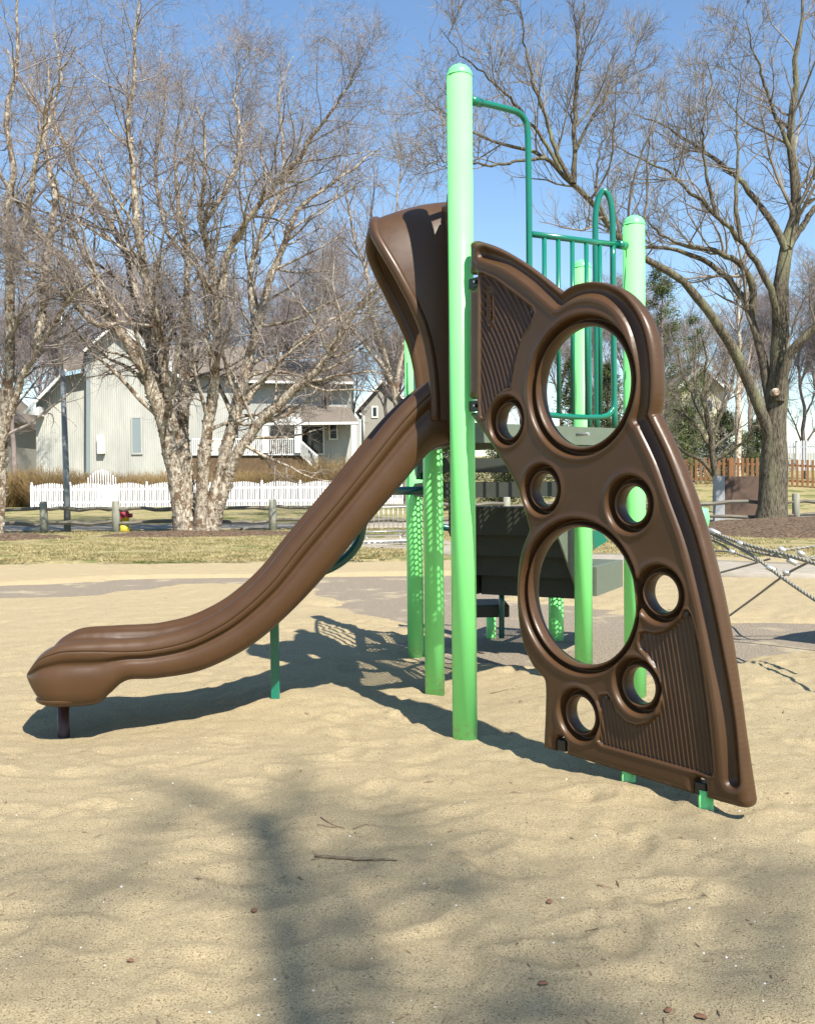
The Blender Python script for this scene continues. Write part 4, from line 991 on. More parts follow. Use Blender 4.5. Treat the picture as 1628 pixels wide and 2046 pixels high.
# ------------------------------------------------------------------ trees
def unit(v): return v / np.maximum(np.linalg.norm(v, axis=-1, keepdims=True), 1e-9)
def tubes(P, R, S):
    """P (N,K,3), R (N,K) -> vertices, quads"""
    N, K = P.shape[:2]
    T_ = unit(np.gradient(P, axis=1)); ref = np.where(np.abs(T_[:, :1, 2:3]) > .9, np.array([1.0, 0, 0]), np.array([0, 0, 1.0]))
    u = unit(np.cross(T_, np.broadcast_to(ref, T_.shape))); w = np.cross(T_, u)
    a = np.arange(S) * 2 * math.pi / S
    V = P[:, :, None] + R[:, :, None, None] * (np.cos(a)[:, None] * u[:, :, None] + np.sin(a)[:, None] * w[:, :, None])
    n, k, i = np.meshgrid(np.arange(N), np.arange(K - 1), np.arange(S), indexing='ij'); b = (n * K + k) * S; j = (i + 1) % S
    return V.reshape(-1, 3), np.stack([b + i, b + j, b + S + j, b + S + i], -1).reshape(-1, 4)
def resample(P, K):
    d = np.concatenate([[0], np.cumsum(np.linalg.norm(np.diff(P, axis=0), axis=1))]); t = np.linspace(0, d[-1], K)
    return np.stack([np.interp(t, d, P[:, i]) for i in range(3)], 1)
def spawn(P, R, n, rg, f0=.2, f1=1., L=(.4, 1.), ang=(35, 60), up=.1, wig=.25, trop=.1, K=7, rr=.6, rmin=.003, Lmin=0, out_=None, rtip=.25, lenpow=.5):
    """grow n children on every polyline"""
    N, K0 = P.shape[:2]; par = np.repeat(np.arange(N), n); M_ = len(par)
    f = f0 + (f1 - f0) * rg.random(M_) ** .85; x = f * (K0 - 1); i = np.minimum(x.astype(int), K0 - 2); fr_ = (x - i)[:, None]
    p = P[par, i] * (1 - fr_) + P[par, i + 1] * fr_; t = unit(P[par, i + 1] - P[par, i]); r = R[par, i] * (1 - fr_[:, 0]) + R[par, i + 1] * fr_[:, 0]
    q = rg.normal(size=(M_, 3)); q = unit(q - t * np.sum(q * t, 1, keepdims=True))
    a = np.radians(rg.uniform(*ang, M_))[:, None]
    d = unit(np.cos(a) * t + np.sin(a) * q + np.array([0, 0, up]))
    if out_ is not None:
        e = p - out_; e[:, 2] *= .25; d = unit(d + .35 * unit(e))
    Lp = np.sum(np.linalg.norm(np.diff(P, axis=1), axis=2), 1)[par]
    ln = np.maximum(Lp ** lenpow * rg.uniform(*L, M_) * (1.15 - .65 * f), Lmin)
    st_ = (ln / (K - 1))[:, None]; pts = [p]; dirs = d
    for k in range(K - 1):
        dirs = unit(dirs + wig * rg.normal(size=(M_, 3)) + np.array([0, 0, trop])); pts.append(pts[-1] + dirs * st_)
    r0 = np.minimum(r * .8, np.maximum(rr * r, rmin)); r0 = np.maximum(np.minimum(r0, ln * .02 + .001), rmin * .9)
    return np.stack(pts, 1), r0[:, None] * np.linspace(1, rtip, K)[None]
class Tree:
    def __init__(s, root, bark, twigm, rg): s.root = root; s.bark = bark; s.tw = twigm; s.rg = rg; s.tV = []; s.tF = []; s.n = 0; s.cV = []; s.cF = []; s.m = 0
    def trunk(s, P, R, S=14):
        V, Fq = tubes(P, R, S); s.tV.append(V); s.tF.append(Fq + s.n); s.n += len(V)
    def crown(s, P, R, S=3):
        V, Fq = tubes(P, R, S); s.cV.append(V); s.cF.append(Fq + s.m); s.m += len(V)
    def build(s):
        o = npmesh('trunk', np.vstack(s.tV), np.vstack(s.tF), s.bark, s.root)
        c = npmesh('crown', np.vstack(s.cV), np.vstack(s.cF), s.tw, s.root, False)
        return o, c
def limb(pts, D0, D1, r0, r1, rg, K=26, px_wob=2.0, pw=1.15):
    r0 = r0 * .86; r1 = r1 * .8
    """limb traced through points of the photo at a growing distance D0..D1"""
    n = len(pts); t = np.linspace(0, 1, n); D = D0 + (D1 - D0) * t ** 1.3
    P = spline(at([p[0] for p in pts], [p[1] for p in pts], D), 60); P = resample(P, K)
    P[1:] += rg.normal(0, .022, (K - 1, 3)) * np.linspace(.4, 1.6, K - 1)[:, None]
    return P, (r0 + (r1 - r0) * np.linspace(0, 1, K) ** pw) * (1 + .05 * rg.normal(size=K))
def flakes(P, R, rg, n, root, size=.06):
    """curling strips of bark on the limbs"""
    N, K = P.shape[:2]; w = R.mean(1) ** 1.2; par = rg.choice(N, n, p=w / w.sum()); x = rg.random(n) ** 1.2 * (K - 1.01); i = x.astype(int); f = (x - i)[:, None]
    c = P[par, i] * (1 - f) + P[par, i + 1] * f; t = unit(P[par, i + 1] - P[par, i]); q = rg.normal(size=(n, 3)); q = unit(q - t * np.sum(q * t, 1, keepdims=True))
    s = np.cross(t, q); r = R[par, i][:, None]; a = (size * np.exp(rg.normal(0, .45, n)))[:, None] * np.minimum(1, r / .09); b = a * rg.uniform(.5, 1.3, (n, 1))
    o_ = c + q * r * .96
    V = np.stack([o_ - s * a * .5 - t * b * .5, o_ + s * a * .5 - t * b * .5 + q * .2 * a, o_ + s * a * .75 + q * a * .55 + t * b * .5, o_ - s * a * .4 + t * b * .5 + q * a * .15], 1).reshape(-1, 3)
    o = npmesh('bark_flakes', V, np.arange(4 * n).reshape(-1, 4), M['flake'], root, False); return o
def stack(L): return np.stack([p for p, _ in L]), np.stack([r for _, r in L])

# ---- river birch clump
rg = rng_(101); DB = 24.6
b0 = gnd(388, 1066, .08)
birch = thing('river_birch', 'multi stemmed river birch with peeling cream and brown bark rising from a mulch bed', 'tree', b0)
T1 = Tree(birch, M['birch'], M['btwig'], rg)
BL = [
 limb([(366, 1072), (356, 1000), (346, 930), (330, 850), (300, 770), (270, 705), (228, 650), (170, 575), (120, 515), (62, 440), (15, 370), (-30, 300)], DB, DB - 1.5, .27, .035, rg),
 limb([(376, 1070), (368, 980), (358, 900), (342, 820), (318, 740), (292, 660), (272, 600), (250, 500), (205, 420), (160, 350), (120, 270), (60, 190), (10, 100)], DB, DB + 2.2, .23, .022, rg),
 limb([(384, 1068), (374, 960), (366, 860), (368, 760), (372, 690), (374, 600), (376, 520), (362, 420), (350, 330), (358, 220)], DB + .15, DB + 1.4, .20, .02, rg),
 limb([(372, 1060), (362, 930), (345, 840), (330, 740), (312, 650), (292, 570), (280, 480), (270, 400), (262, 320), (256, 250), (262, 170), (270, 90), (276, 5), (285, -70)], DB + .1, DB - .8, .19, .018, rg),
 limb([(398, 1068), (404, 980), (410, 900), (424, 800), (430, 720), (434, 650), (428, 570), (420, 520), (404, 450), (402, 380), (412, 300), (398, 220)], DB - .1, DB - 1.8, .21, .025, rg),
 limb([(430, 640), (446, 560), (458, 500), (500, 430), (548, 370), (590, 320), (640, 250), (690, 180), (720, 120)], DB - .9, DB - 2.6, .13, .014, rg),
 limb([(412, 1070), (432, 980), (452, 900), (470, 830), (492, 740), (512, 660), (530, 590), (556, 510), (590, 430), (640, 380), (700, 340), (760, 300)], DB, DB + 1.5, .22, .018, rg),
 limb([(424, 1070), (446, 980), (476, 900), (520, 842), (566, 800), (610, 762), (650, 722), (680, 670), (720, 610), (765, 560), (815, 510)], DB + .1, DB - 1.5, .20, .025, rg),
 limb([(512, 660), (500, 560), (520, 470), (560, 380), (568, 300), (560, 200), (580, 110)], DB + .7, DB + 2.5, .10, .014, rg),
 limb([(470, 830), (540, 740), (600, 680), (655, 640), (700, 625), (780, 590)], DB + .5, DB + 2.5, .10, .02, rg),
 limb([(230, 652), (180, 640), (120, 560), (60, 520), (0, 480)], DB - 1, DB - 3, .09, .02, rg),
 limb([(270, 700), (215, 610), (140, 440), (90, 300), (60, 150)], DB, DB + 3, .10, .015, rg),
 limb([(376, 520), (330, 450), (310, 330), (330, 200), (320, 90)], DB + .9, DB + 2.4, .08, .012, rg),
 limb([(404, 450), (450, 380), (480, 290), (470, 180), (500, 90)], DB - 1.3, DB - .2, .08, .012, rg),
]
P0, R0 = stack(BL); T1.trunk(P0, R0, 14)
ctr = P0[:, :1].mean((0, 1))
P1, R1 = spawn(P0, R0, 30, rg, .22, 1., (.65, 1.35), (30, 75), .04, .15, .03, 10, .42, .0075, out_=ctr)
P2, R2 = spawn(P1, R1, 9, rg, .12, 1., (.55, 1.1), (30, 75), .06, .22, .02, 8, .5, .005)
P3, R3 = spawn(P2, R2, 10, rg, .1, 1., (.35, .8), (30, 80), .02, .24, -.02, 6, .5, .0038)
k_ = R1[:, 0] > .022
T1.trunk(P1[k_], R1[k_], 7); T1.crown(P1[~k_], R1[~k_], 5); T1.crown(P2, R2, 4); T1.crown(P3, R3, 3)
tr_, _ = T1.build(); flakes(P0, R0, rg, 9000, tr_, .042)

# ---- birch at the edge of the frame
b0 = gnd(-12, 1078, .08)
edge_b = thing('river_birch', 'tan barked birch at the edge of the frame beyond the slide exit', 'tree', b0)
T2 = Tree(edge_b, M['birch'], M['btwig'], rg); D2 = 23.5
BL = [limb([(-6, 1080), (-2, 980), (6, 880), (14, 780), (20, 680), (18, 560), (14, 450), (22, 330), (16, 220), (34, 100), (30, -20)], D2, D2 - .6, .19, .03, rg),
      limb([(-14, 1075), (-6, 960), (8, 860), (40, 770), (74, 700), (112, 640), (150, 585), (190, 560)], D2, D2 - 1.5, .16, .03, rg),
      limb([(74, 700), (86, 600), (96, 500), (110, 400), (90, 280), (120, 160), (110, 60)], D2 - .7, D2 + .6, .13, .016, rg),
      limb([(-20, 1075), (-50, 900), (-80, 750), (-120, 560), (-160, 350), (-200, 150)], D2, D2 + 1, .2, .02, rg),
      limb([(18, 560), (50, 450), (70, 330), (100, 200), (150, 90)], D2 - .3, D2 - 2, .1, .014, rg)]
P0, R0 = stack(BL); T2.trunk(P0, R0, 12)
P1, R1 = spawn(P0, R0, 15, rg, .25, 1., (.7, 1.4), (30, 75), .05, .15, .03, 9, .42, .0075)
P2, R2 = spawn(P1, R1, 8, rg, .12, 1., (.55, 1.1), (30, 75), .06, .22, .02, 7, .5, .005)
P3, R3 = spawn(P2, R2, 6, rg, .1, 1., (.35, .7), (30, 80), .02, .26, -.02, 5, .5, .0036)
T2.crown(P1, R1, 5); T2.crown(P2, R2, 4); T2.crown(P3, R3, 3); tr_, _ = T2.build(); flakes(P0, R0, rg, 3000, tr_, .042)

# ---- small birch behind the hood
b0 = at(800, 1000, 33); b0[2] = gz1(b0[0], b0[1])
sb = thing('small_birch', 'slender pale birch leaning behind the brown slide near the grey house', 'tree', b0)
T3 = Tree(sb, M['birch'], M['btwig'], rg)
BL = [limb([(812, 1010), (806, 900), (790, 800), (776, 740), (760, 680), (740, 620), (732, 540), (700, 440), (690, 330), (700, 240)], 33, 31, .14, .015, rg),
      limb([(790, 800), (800, 720), (815, 640), (800, 540), (790, 440), (800, 330), (790, 230)], 33, 34, .10, .014, rg),
      limb([(776, 745), (730, 690), (690, 640), (650, 560), (640, 450)], 32.5, 31, .08, .012, rg)]
P0, R0 = stack(BL); T3.trunk(P0, R0, 10)
P1, R1 = spawn(P0, R0, 20, rg, .2, 1., (.8, 1.4), (30, 60), .1, .1, .04, 7, .5, .009)
P2, R2 = spawn(P1, R1, 8, rg, .12, 1., (.6, 1.1), (25, 60), .1, .13, .0, 6, .5, .0065)
P3, R3 = spawn(P2, R2, 6, rg, .1, 1., (.35, .7), (25, 65), .05, .16, -.03, 4, .5, .005)
T3.crown(P1, R1, 5); T3.crown(P2, R2, 3); T3.crown(P3, R3, 3); T3.build()

# ---- big ash
rg = rng_(202); DA = 25.9
b0 = gnd(1545, 1050, .1)
ash = thing('ash_tree', 'big bare tree with thick furrowed trunk and spreading limbs behind the rope net', 'tree', b0)
T4 = Tree(ash, M['ash'], M['atwig'], rg)
AL = [
 limb([(1538, 1060), (1540, 1040), (1545, 960), (1546, 900), (1548, 850), (1550, 800), (1556, 740), (1560, 660), (1560, 580), (1572, 500), (1590, 420), (1584, 340), (1578, 250), (1588, 170), (1594, 90), (1602, 20), (1606, -60)], DA, DA + .3, .58, .03, rg, pw=.55),
 limb([(1542, 900), (1532, 850), (1505, 785), (1478, 725), (1452, 680), (1424, 636), (1392, 592), (1356, 556), (1310, 528), (1262, 498), (1218, 452), (1180, 405), (1146, 366), (1110, 330), (1060, 300), (1000, 285), (930, 250), (870, 215)], DA, DA - 2.8, .20, .022, rg, pw=.95),
 limb([(1540, 830), (1530, 760), (1518, 690), (1500, 640), (1480, 590), (1440, 545), (1400, 515), (1350, 495), (1300, 492), (1240, 470), (1180, 440)], DA + .2, DA + 1.5, .16, .025, rg),
 limb([(1556, 800), (1572, 720), (1600, 680), (1640, 640), (1690, 600), (1740, 540)], DA - .2, DA - 1.5, .18, .045, rg),
 limb([(1500, 640), (1505, 580), (1480, 530), (1430, 500), (1390, 492), (1340, 480), (1290, 440)], DA + .5, DA - .8, .13, .02, rg),
 limb([(1560, 660), (1545, 600), (1525, 545), (1480, 480), (1430, 430), (1390, 390), (1340, 350), (1290, 320), (1220, 290)], DA, DA - 1.5, .12, .013, rg),
 limb([(1572, 500), (1540, 440), (1510, 400), (1470, 350), (1420, 310), (1360, 270), (1300, 240), (1260, 230)], DA, DA + 2, .12, .014, rg),
 limb([(1574, 495), (1610, 440), (1650, 380), (1690, 300)], DA, DA + 1, .12, .03, rg),
 limb([(1578, 300), (1545, 220), (1520, 150), (1500, 90), (1485, 20)], DA, DA - 1, .07, .008, rg),
 limb([(1480, 480), (1470, 400), (1475, 320), (1470, 240), (1478, 150)], DA - .8, DA - .3, .07, .008, rg),
 limb([(1430, 430), (1410, 340), (1405, 250), (1420, 160), (1410, 120)], DA - 1, DA - 2, .06, .008, rg),
 limb([(1146, 366), (1148, 290), (1150, 220), (1152, 140), (1160, 60), (1170, -40)], DA - 2.4, DA - 2.6, .085, .010, rg),
 limb([(1142, 364), (1110, 300), (1090, 230), (1060, 150), (1045, 70), (1035, -20)], DA - 2.4, DA - 3.2, .075, .008, rg),
 limb([(1120, 340), (1080, 270), (1020, 200), (970, 150), (920, 110), (880, 60)], DA - 2.5, DA - 3.8, .06, .008, rg),
 limb([(1150, 300), (1180, 240), (1220, 180), (1260, 130), (1270, 110)], DA - 2.5, DA - 1.5, .05, .007, rg),
 limb([(1218, 452), (1190, 380), (1200, 300), (1230, 230)], DA - 2, DA - 1, .05, .008, rg),
 limb([(1090, 315), (1040, 320), (980, 330), (900, 320), (850, 330)], DA - 2.6, DA - 4, .05, .008, rg),
]
P0, R0 = stack(AL); T4.trunk(P0, R0, 16)
P1, R1 = spawn(P0[[1]], R0[[1]], 20, rg, .45, 1., (.7, 1.2), (35, 80), .20, .13, .06, 8, .5, .011)
Pq, Rq = spawn(P0[2:], R0[2:], 13, rg, .25, 1., (.65, 1.2), (35, 75), .18, .13, .07, 8, .5, .010)
Pr, Rr = spawn(P0[:1], R0[:1], 16, rg, .5, .95, (.7, 1.2), (35, 75), .2, .13, .06, 8, .4, .010)
P1 = np.concatenate([P1, Pq, Pr]); R1 = np.concatenate([R1, Rq, Rr])
P2, R2 = spawn(P1, R1, 10, rg, .12, 1., (.55, 1.15), (30, 70), .18, .16, .05, 7, .5, .0072)
P3, R3 = spawn(P2, R2, 6, rg, .12, 1., (.35, .75), (30, 65), .15, .14, .05, 6, .55, .0056)
T4.crown(P1, R1, 6); T4.crown(P2, R2, 4); T4.crown(P3, R3, 3)
tr_, _ = T4.build()
c = at(1550, 783, DA - .36); MB().tube([c + [0, .15, 0], c, c - [0, .03, 0]], [.11, .11, .085], 12).build('pruning_scar', M['flake'], tr_)

# ---- small spreading tree behind the panel edge
b0 = gnd(1428, 1036, .1) ; b0[1] = 33; b0 = at(1428, 970, 33); b0[2] = gz1(b0[0], b0[1])
cr_ = thing('crabapple_tree', 'low spreading bare tree with grey limbs in front of the cedar fence', 'tree', b0)
T5 = Tree(cr_, M['ash'], M['atwig'], rg)
BL = [limb([(1432, 1010), (1430, 960), (1424, 910), (1420, 870), (1410, 830), (1405, 780), (1410, 720), (1400, 660)], 33, 32, .17, .02, rg),
      limb([(1430, 955), (1400, 920), (1370, 905), (1340, 880), (1320, 850), (1300, 830)], 33, 31, .09, .015, rg),
      limb([(1426, 910), (1390, 850), (1350, 820), (1310, 810), (1290, 790)], 33, 33.5, .08, .012, rg),
      limb([(1428, 920), (1460, 900), (1490, 880), (1510, 850), (1520, 800)], 33, 32, .09, .012, rg),
      limb([(1422, 880), (1440, 830), (1460, 780), (1470, 730), (1500, 680)], 33, 34, .08, .012, rg),
      limb([(1420, 870), (1385, 800), (1360, 740), (1350, 690)], 33, 32, .07, .012, rg)]
P0, R0 = stack(BL); T5.trunk(P0, R0, 9)
P1, R1 = spawn(P0, R0, 12, rg, .25, 1., (.7, 1.2), (30, 65), .15, .13, .05, 7, .5, .011)
P2, R2 = spawn(P1, R1, 9, rg, .15, 1., (.5, .9), (30, 65), .1, .15, .03, 5, .5, .008)
P3, R3 = spawn(P2, R2, 4, rg, .15, 1., (.3, .6), (30, 60), .1, .15, .03, 4, .5, .006)
T5.crown(P1, R1, 4); T5.crown(P2, R2, 3); T5.crown(P3, R3, 3); T5.build()
# pale birch stem behind it
b0 = at(1470, 960, 44); b0[2] = gz1(b0[0], b0[1])
pb = thing('pale_birch', 'pale stemmed birch standing between the cedar fence and the yellow house', 'tree', b0)
T6 = Tree(pb, M['flake'], M['btwig'], rg)
BL = [limb([(1472, 975), (1474, 880), (1474, 800), (1478, 700), (1474, 600), (1470, 500)], 44, 44, .2, .03, rg)]
P0, R0 = stack(BL); T6.trunk(P0, R0, 9); P1, R1 = spawn(P0, R0, 26, rg, .3, 1., (.8, 1.3), (30, 60), .2, .1, .05, 7, .5, .012)
P2, R2 = spawn(P1, R1, 9, rg, .15, 1., (.5, 1.), (30, 60), .1, .14, .0, 5, .5, .009); T6.crown(P1, R1, 4); T6.crown(P2, R2, 3); T6.build()

# ---- woodland trees behind everything: three kinds, copied
rg = rng_(303)
def wild(seed, Hh, name='woodland_tree'):
    rg = rng_(seed); root = thing(name, '', 'tree', (0, 0, 0)); t = Tree(root, M['wood'], M['wtwig'], rg)
    z = np.linspace(-.3, Hh * .95, 16); P = np.stack([np.cumsum(rg.normal(0, .12, 16)), np.cumsum(rg.normal(0, .12, 16)), z], 1)
    P0 = P[None]; R0 = (.20 * (1 - z / Hh) + .015)[None]; t.trunk(P0, R0, 9)
    Pm, Rm = spawn(P0, R0, 15, rg, .16, .95, (1.1, 1.9), (22, 55), .45, .08, .10, 9, .6, .03, lenpow=.5)
    t.trunk(Pm, Rm, 6)
    P0 = np.concatenate([Pm]); R0 = Rm
    P1, R1 = spawn(P0, R0, 12, rg, .12, 1., (.8, 1.5), (25, 65), .25, .14, .07, 7, .5, .013)
    P2, R2 = spawn(P1, R1, 9, rg, .1, 1., (.6, 1.1), (25, 70), .15, .18, .04, 6, .5, .0085)
    P3, R3 = spawn(P2, R2, 4, rg, .1, 1., (.4, .8), (25, 70), .15, .18, .03, 5, .5, .0065)
    t.crown(P1, R1, 4); t.crown(P2, R2, 3); t.crown(P3, R3, 3); t.build(); return root
protos = [wild(1, 14), wild(2, 12), wild(3, 15)]
spots = [(-60, 50, 1.0), (30, 56, .95), (-140, 44, 1), (105, 74, 1.15), (170, 80, 1.1), (240, 76, 1.2), (310, 72, 1.15), (380, 70, 1.1), (455, 76, 1.2), (520, 68, 1.05), (590, 74, 1.15), (650, 62, .95), (700, 70, 1.1), (770, 66, 1.0), (830, 62, .95), (880, 70, 1.05),
         (940, 60, .85), (1000, 66, .9), (1060, 58, .8), (1120, 64, .85), (1180, 56, .75), (1250, 62, .85), (1320, 66, .85), (1380, 78, .9), (1440, 70, .85), (1500, 54, .75), (1560, 50, .72), (1610, 56, .8), (1660, 48, .75), (1720, 52, .8), (1780, 46, .8),
         (10, 82, 1.3), (330, 90, 1.4), (560, 92, 1.35), (800, 88, 1.2), (1040, 84, 1.0), (1300, 86, 1.0), (1530, 80, 1.0), (1200, 80, .95), (-220, 60, 1.1), (-90, 74, 1.2), (1640, 74, 1.0), (925, 84, 1.1), (680, 88, 1.2), (440, 95, 1.4), (215, 94, 1.4), (90, 92, 1.35)]
LAB = ['past the edge of the frame beside the near birch', 'behind the bare hedge between the edge birch and the house', 'outermost of the wood beyond the tan edge birch', 'just behind the eave of the cream house', 'over the lower roof of the cream house', 'over the tall gable of the cream house', 'behind the river birch stems and the house ridge', 'behind the middle roof of the cream house', 'behind the upper storey window of the cream house', 'over the shingled porch roof', 'over the corner of the upper storey roof', 'between the porch roof and the flue', 'above the pipe flue between the two houses', 'directly over the grey house gable', 'behind the slide hood opening', 'behind the hood and the tall mint post', 'just beside the tall mint post', 'under the green grab rail', 'behind the guard rail bars', 'behind the upper hole of the panel', 'behind the green hoop rail', 'behind the shorter capped mint post', 'behind the yellow green evergreen', 'over the pale yellow house', 'between the yellow house and the ash limbs', 'behind the fork of the big ash', 'behind the ash trunk on the bank', 'beside the ash beyond the white picket fence', 'at the edge of the frame past the ash', 'just past the frame edge beyond the ash', 'farther past the frame edge beyond the ash', 'farthest out past the ash']
for k, (px, D, s) in enumerate(spots):
    q = at(px, 960, D); z = gz1(q[0], q[1]) - .1
    o = protos[k] if k < 3 else copy_tree(protos[k % 3])
    o.location = (q[0], q[1], z); o.rotation_euler = (0, 0, float(rg.random() * 6.28)); s2 = s * float(rg.uniform(.9, 1.08)); o.scale = (s2, s2, s2 * float(rg.uniform(.92, 1.05)))
    tag(o, 'bare woodland tree ' + LAB[k] if k < len(LAB) - 1 else 'faint bare tree in the farthest row of the wood', 'tree', 'bare woodland trees behind the houses' if k < len(LAB) - 1 else 'farthest row of bare trees')

# ---- bare shrubs along the white fence
def shrub(seed, n=420, Hh=2.0, w=1.1):
    rg = rng_(seed); root = thing('bare_shrub', '', 'shrub', (0, 0, 0)); a = rg.random(n) * 6.28; r = w * .55 * np.sqrt(rg.random(n))
    p = np.stack([r * np.cos(a), r * np.sin(a), r * 0 - .1], 1); d = unit(np.stack([np.cos(a) * r / w * .8, np.sin(a) * r / w * .8, 1 + 0 * a], 1) + rg.normal(0, .14, (n, 3)))
    L = Hh * rg.uniform(.6, 1.05, n); pts = [p]
    for k in range(5): d = unit(d + rg.normal(0, .07, (n, 3))); pts.append(pts[-1] + d * (L / 5)[:, None])
    P = np.stack(pts, 1); R = .010 * np.linspace(1, .4, 6)[None] * rg.uniform(.7, 1.3, (n, 1))
    V, Fq = tubes(P, R, 3); P2, R2 = spawn(P, R, 7, rg, .25, 1., (.25, .5), (20, 50), .3, .1, .05, 4, .7, .006); V2, F2 = tubes(P2, R2, 3)
    npmesh('stems', np.vstack([V, V2]), np.vstack([Fq, F2 + len(V)]), M['shrub'], root, False); return root
sp = [shrub(11), shrub(12, 380, 1.8, 1.2)]
ss_ = [(8, 50, 1.05), (48, 51, 1.1), (92, 50, 1.15), (130, 51.5, 1.1), (172, 52, .95), (212, 53, .9), (255, 52, .95), (300, 53, .9), (345, 52, .95), (-35, 49, 1.1), (490, 52, .9), (530, 54, .95), (572, 52, .9), (622, 53, 1.15), (662, 52, 1.35), (700, 53, 1.3), (742, 52, 1.25), (785, 54, 1.1), (450, 53, .85), (400, 53, .85), (470, 50, 1.0), (510, 50.5, 1.0), (552, 50, 1.05), (598, 50.5, 1.05), (320, 50, .95), (280, 50, .9), (236, 50.5, .85), (194, 50.5, .85)]
SLAB = ['at the outer end of the hedge by the tan birch', 'beside the grey light pole on its outer side', 'just behind the light pole', 'beside the light pole towards the house corner', 'before the grey corner board', 'behind the small arched trellis', 'below the utility box on the house', 'below the blue grey house door', 'right behind the river birch stems', 'past the frame edge beyond the hedge end', 'before the brown skirt under the railing, nearest the birch', 'before the middle of the brown deck skirt', 'before the foot of the porch steps', 'beside the porch steps, taller than its neighbours', 'below the small porch window, among the tallest', 'below the white side wall of the house', 'nearest the brown slide on its upper side', 'hidden partly by the slide below the hood', 'between the birch stems and the brown deck skirt', 'between the river birch stems under the white railing', 'low and near the white pickets beside the birch stems', 'low in front of the brown skirt, second from the birch', 'low in front of the brown skirt at its middle', 'low in front of the brown skirt by the steps', 'low and close to the pickets just outside the birch stems', 'low behind the pickets, second out from the birch stems', 'low behind the pickets midway from birch to trellis', 'low behind the pickets right next to the trellis']
for k, (px, D, s) in enumerate(ss_):
    q = at(px, 960, D); o = sp[k] if k < 2 else copy_tree(sp[k % 2])
    o.location = (q[0], q[1], gz1(q[0], q[1])); o.rotation_euler = (0, 0, float(rg.random() * 6.28)); o.scale = (s * 1.15, s * 1.15, s)
    tag(o, 'leafless shrub ' + SLAB[k], 'shrub', 'leafless hedge shrubs behind the white fence')

# ---- evergreens
def conifer(name, label, px, base_py, D, Hh, W, dens, m, loose=1., low=.05):
    q = at(px, base_py, D); z0 = gz1(q[0], q[1]); root = thing(name, label, 'tree', (q[0], q[1], z0)); rg = rng_(int(px)); t = Tree(root, M['wood'], m, rg)
    z = np.linspace(-.2, Hh * .97, 12); P0 = np.stack([q[0] + np.cumsum(rg.normal(0, .03, 12)), q[1] + 0 * z, z0 + z], 1)[None]; R0 = (.16 * (1 - z / Hh) + .01)[None]; t.trunk(P0, R0, 8)
    n = dens; f = low + (1 - low) * rg.random(n) ** 1.1; zb = f * Hh; L = W * (1 - f) ** .75 * rg.uniform(.45, 1.1, n) + .15; a = rg.random(n) * 6.28
    d = np.stack([np.cos(a), np.sin(a), rg.uniform(-.15, .45, n)], 1); pts = [np.stack([q[0] + 0 * a, q[1] + 0 * a, z0 + zb], 1)]
    for k in range(5): d = unit(d + rg.normal(0, .10, (n, 3)) + [0, 0, .05]); pts.append(pts[-1] + d * (L / 5)[:, None])
    P1 = np.stack(pts, 1); R1 = .016 * np.linspace(1, .3, 6)[None] * np.ones((n, 1)); V1, F1 = tubes(P1, R1, 3)
    c = int(90 * loose); m_ = n * c; par = np.repeat(np.arange(n), c); x = (1 - rg.random(m_) ** 1.6 * .85) * 4.99; i = x.astype(int); fr_ = (x - i)[:, None]
    o_ = P1[par, i] * (1 - fr_) + P1[par, i + 1] * fr_ + rg.normal(0, .10, (m_, 3)); dd = unit(rg.normal(0, 1, (m_, 3)) + unit(P1[par, i + 1] - P1[par, i]) * .8 + [0, 0, .25]); l_ = rg.uniform(.06, .18, (m_, 1)); wv = unit(np.cross(dd, rg.normal(0, 1, (m_, 3)))) * .018
    V = np.stack([o_ - wv, o_ + wv, o_ + dd * l_], 1).reshape(-1, 3)
    npmesh('branches', V1, F1, M['wood'], root, False); npmesh('foliage', V, np.arange(3 * m_).reshape(-1, 3), m, root, False)
    npmesh('trunk', t.tV[0], t.tF[0], M['wood'], root)
conifer('pine_tree', 'loose yellow green evergreen beside the edge of the climbing panel', 1318, 960, 40, 9.6, 2.5, 150, M['needle'])
conifer('pine_tree', 'ragged evergreen with sky showing through behind the ash limbs', 1385, 960, 48, 8.6, 1.8, 90, M['needle'], .8)
conifer('arborvitae', 'dark green evergreen seen through the big upper hole of the panel', 1150, 970, 36, 6.0, 1.6, 150, M['needled'])
conifer('arborvitae', 'dark olive evergreen beside the one seen through the upper panel hole', 1215, 970, 38, 5.5, 1.7, 130, M['needled'])
conifer('arborvitae', 'olive evergreen shrub seen between the main mint post and the panel', 1010, 975, 36, 2.9, 1.7, 110, M['needled'])
conifer('arborvitae', 'low dark evergreen shrub just behind the cedar fence beside the pale birch', 1450, 960, 46, 3.4, 2.0, 120, M['needled'])
conifer('arborvitae', 'dark evergreen low behind the small spreading bare tree', 1370, 960, 46, 3.6, 1.8, 110, M['needled'])
conifer('arborvitae', 'dark evergreen shrub behind the cedar pickets next to the thick ash trunk', 1515, 960, 47, 3.0, 1.6, 100, M['needled'])
conifer('arborvitae', 'dark olive evergreen shrub low behind the mint posts under the hood', 900, 975, 40, 2.6, 1.7, 100, M['needled'])

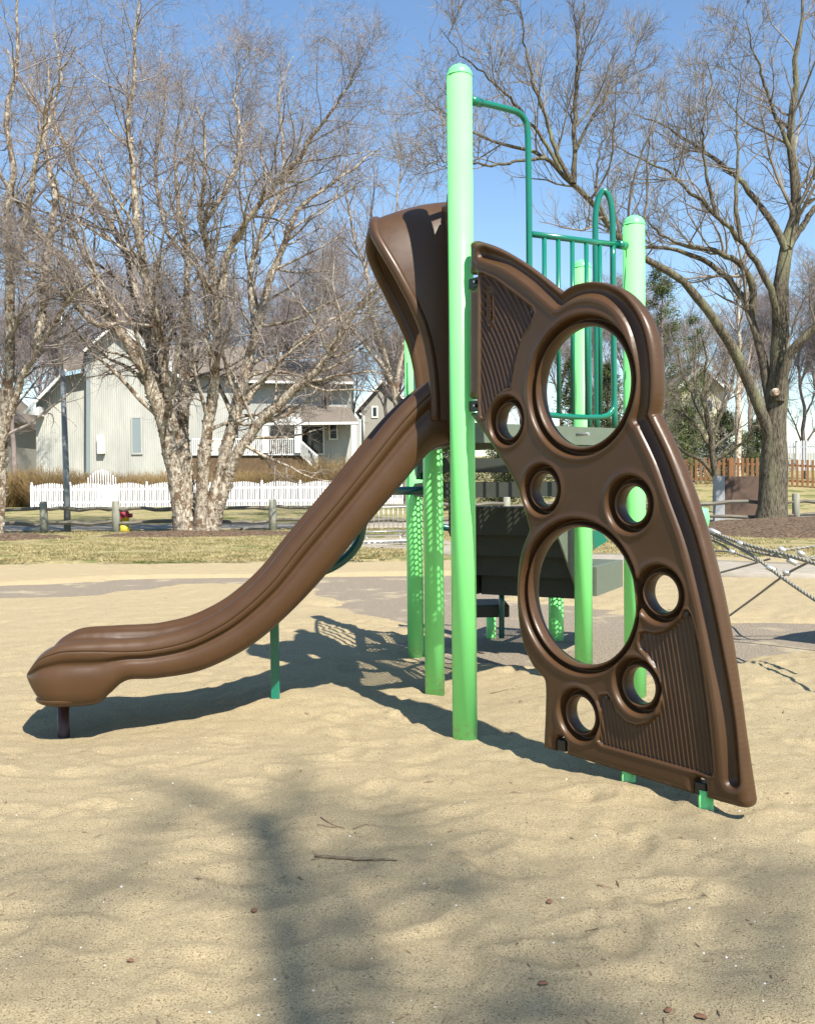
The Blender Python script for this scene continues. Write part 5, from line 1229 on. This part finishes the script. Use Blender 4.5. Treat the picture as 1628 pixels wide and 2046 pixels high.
# ---- tree behind the camera whose limbs shade the foreground sand
rg = rng_(404)
def up_(px, py, z):
    g = gnd(px, py, .03); return g + SUN * ((z - g[2]) / SUN[2])
sh = thing('shade_tree', 'bare tree standing behind the viewer, its limb shadows blurred on the sand', 'tree', (9.6, -14.5, -.3))
T7 = Tree(sh, M['ash'], M['atwig'], rg)
def shl(pts, z0, z1, r0, r1, K=24):
    z = np.linspace(z0, z1, len(pts)); P = resample(spline(np.array([up_(p[0], p[1], zz_) for p, zz_ in zip(pts, z)]), 60), K)
    return P, r0 + (r1 - r0) * np.linspace(0, 1, K)
fork = up_(650, 2300, 14.0)
SL = [(resample(spline(np.array([[9.6, -14.5, -.4], [9.3, -14.2, 4], [8.6, -13.4, 9], fork]), 40), 24), np.linspace(.3, .10, 24)),
      shl([(650, 2300), (620, 2120), (600, 2000), (580, 1900), (562, 1800), (540, 1720), (520, 1660), (480, 1620), (400, 1580), (330, 1560), (240, 1540)], 14.50, 18.50, 0.086, 0.022),
      shl([(545, 1740), (552, 1660), (570, 1600), (590, 1540), (600, 1490)], 17.00, 19.50, 0.061, 0.014),
      shl([(650, 2300), (700, 2150), (740, 1980), (720, 1860), (680, 1800), (640, 1750)], 14.50, 17.50, 0.058, 0.022),
      shl([(740, 1980), (700, 1850), (800, 1800), (900, 1780), (960, 1740)], 16.00, 18.00, 0.029, 0.010),
      shl([(650, 2300), (850, 2100), (1000, 2000), (1120, 1970), (1260, 1990)], 14.50, 17.00, 0.044, 0.015),
      shl([(850, 2100), (1050, 1950), (1230, 1880), (1400, 1860)], 15.00, 17.50, 0.024, 0.010),
      shl([(900, 1780), (870, 1700), (800, 1640), (780, 1580)], 17.50, 19.00, 0.036, 0.014),
      shl([(400, 1580), (300, 1640), (200, 1800), (100, 1860)], 17.50, 19.00, 0.029, 0.014),
      shl([(1000, 2000), (1300, 2050), (1500, 1960), (1620, 1900)], 15.50, 17.50, 0.029, 0.010),
      shl([(1500, 1960), (1560, 1760), (1600, 1690)], 17.00, 18.50, 0.032, 0.014)]
P0, R0 = stack(SL); T7.trunk(P0, R0, 10)
def only_near(P, R):
    g = P - SUN * ((P[..., 2:3]) / SUN[2]); k = (g[..., 1].max(1) < 4.0 + .25 * rg.normal(size=len(P))) | (P[..., 2].max(1) < 5)
    return P[k], R[k]
P1, R1 = spawn(P0, R0, 5, rg, .3, 1., (.4, .8), (30, 70), .15, .1, .05, 7, .5, .012); P1, R1 = only_near(P1, R1)
P2, R2 = spawn(P1, R1, 5, rg, .1, 1., (.4, .9), (30, 75), .1, .14, .03, 6, .5, .010); P2, R2 = only_near(P2, R2)
T7.crown(P1, R1, 5); T7.crown(P2, R2, 3); T7.build()
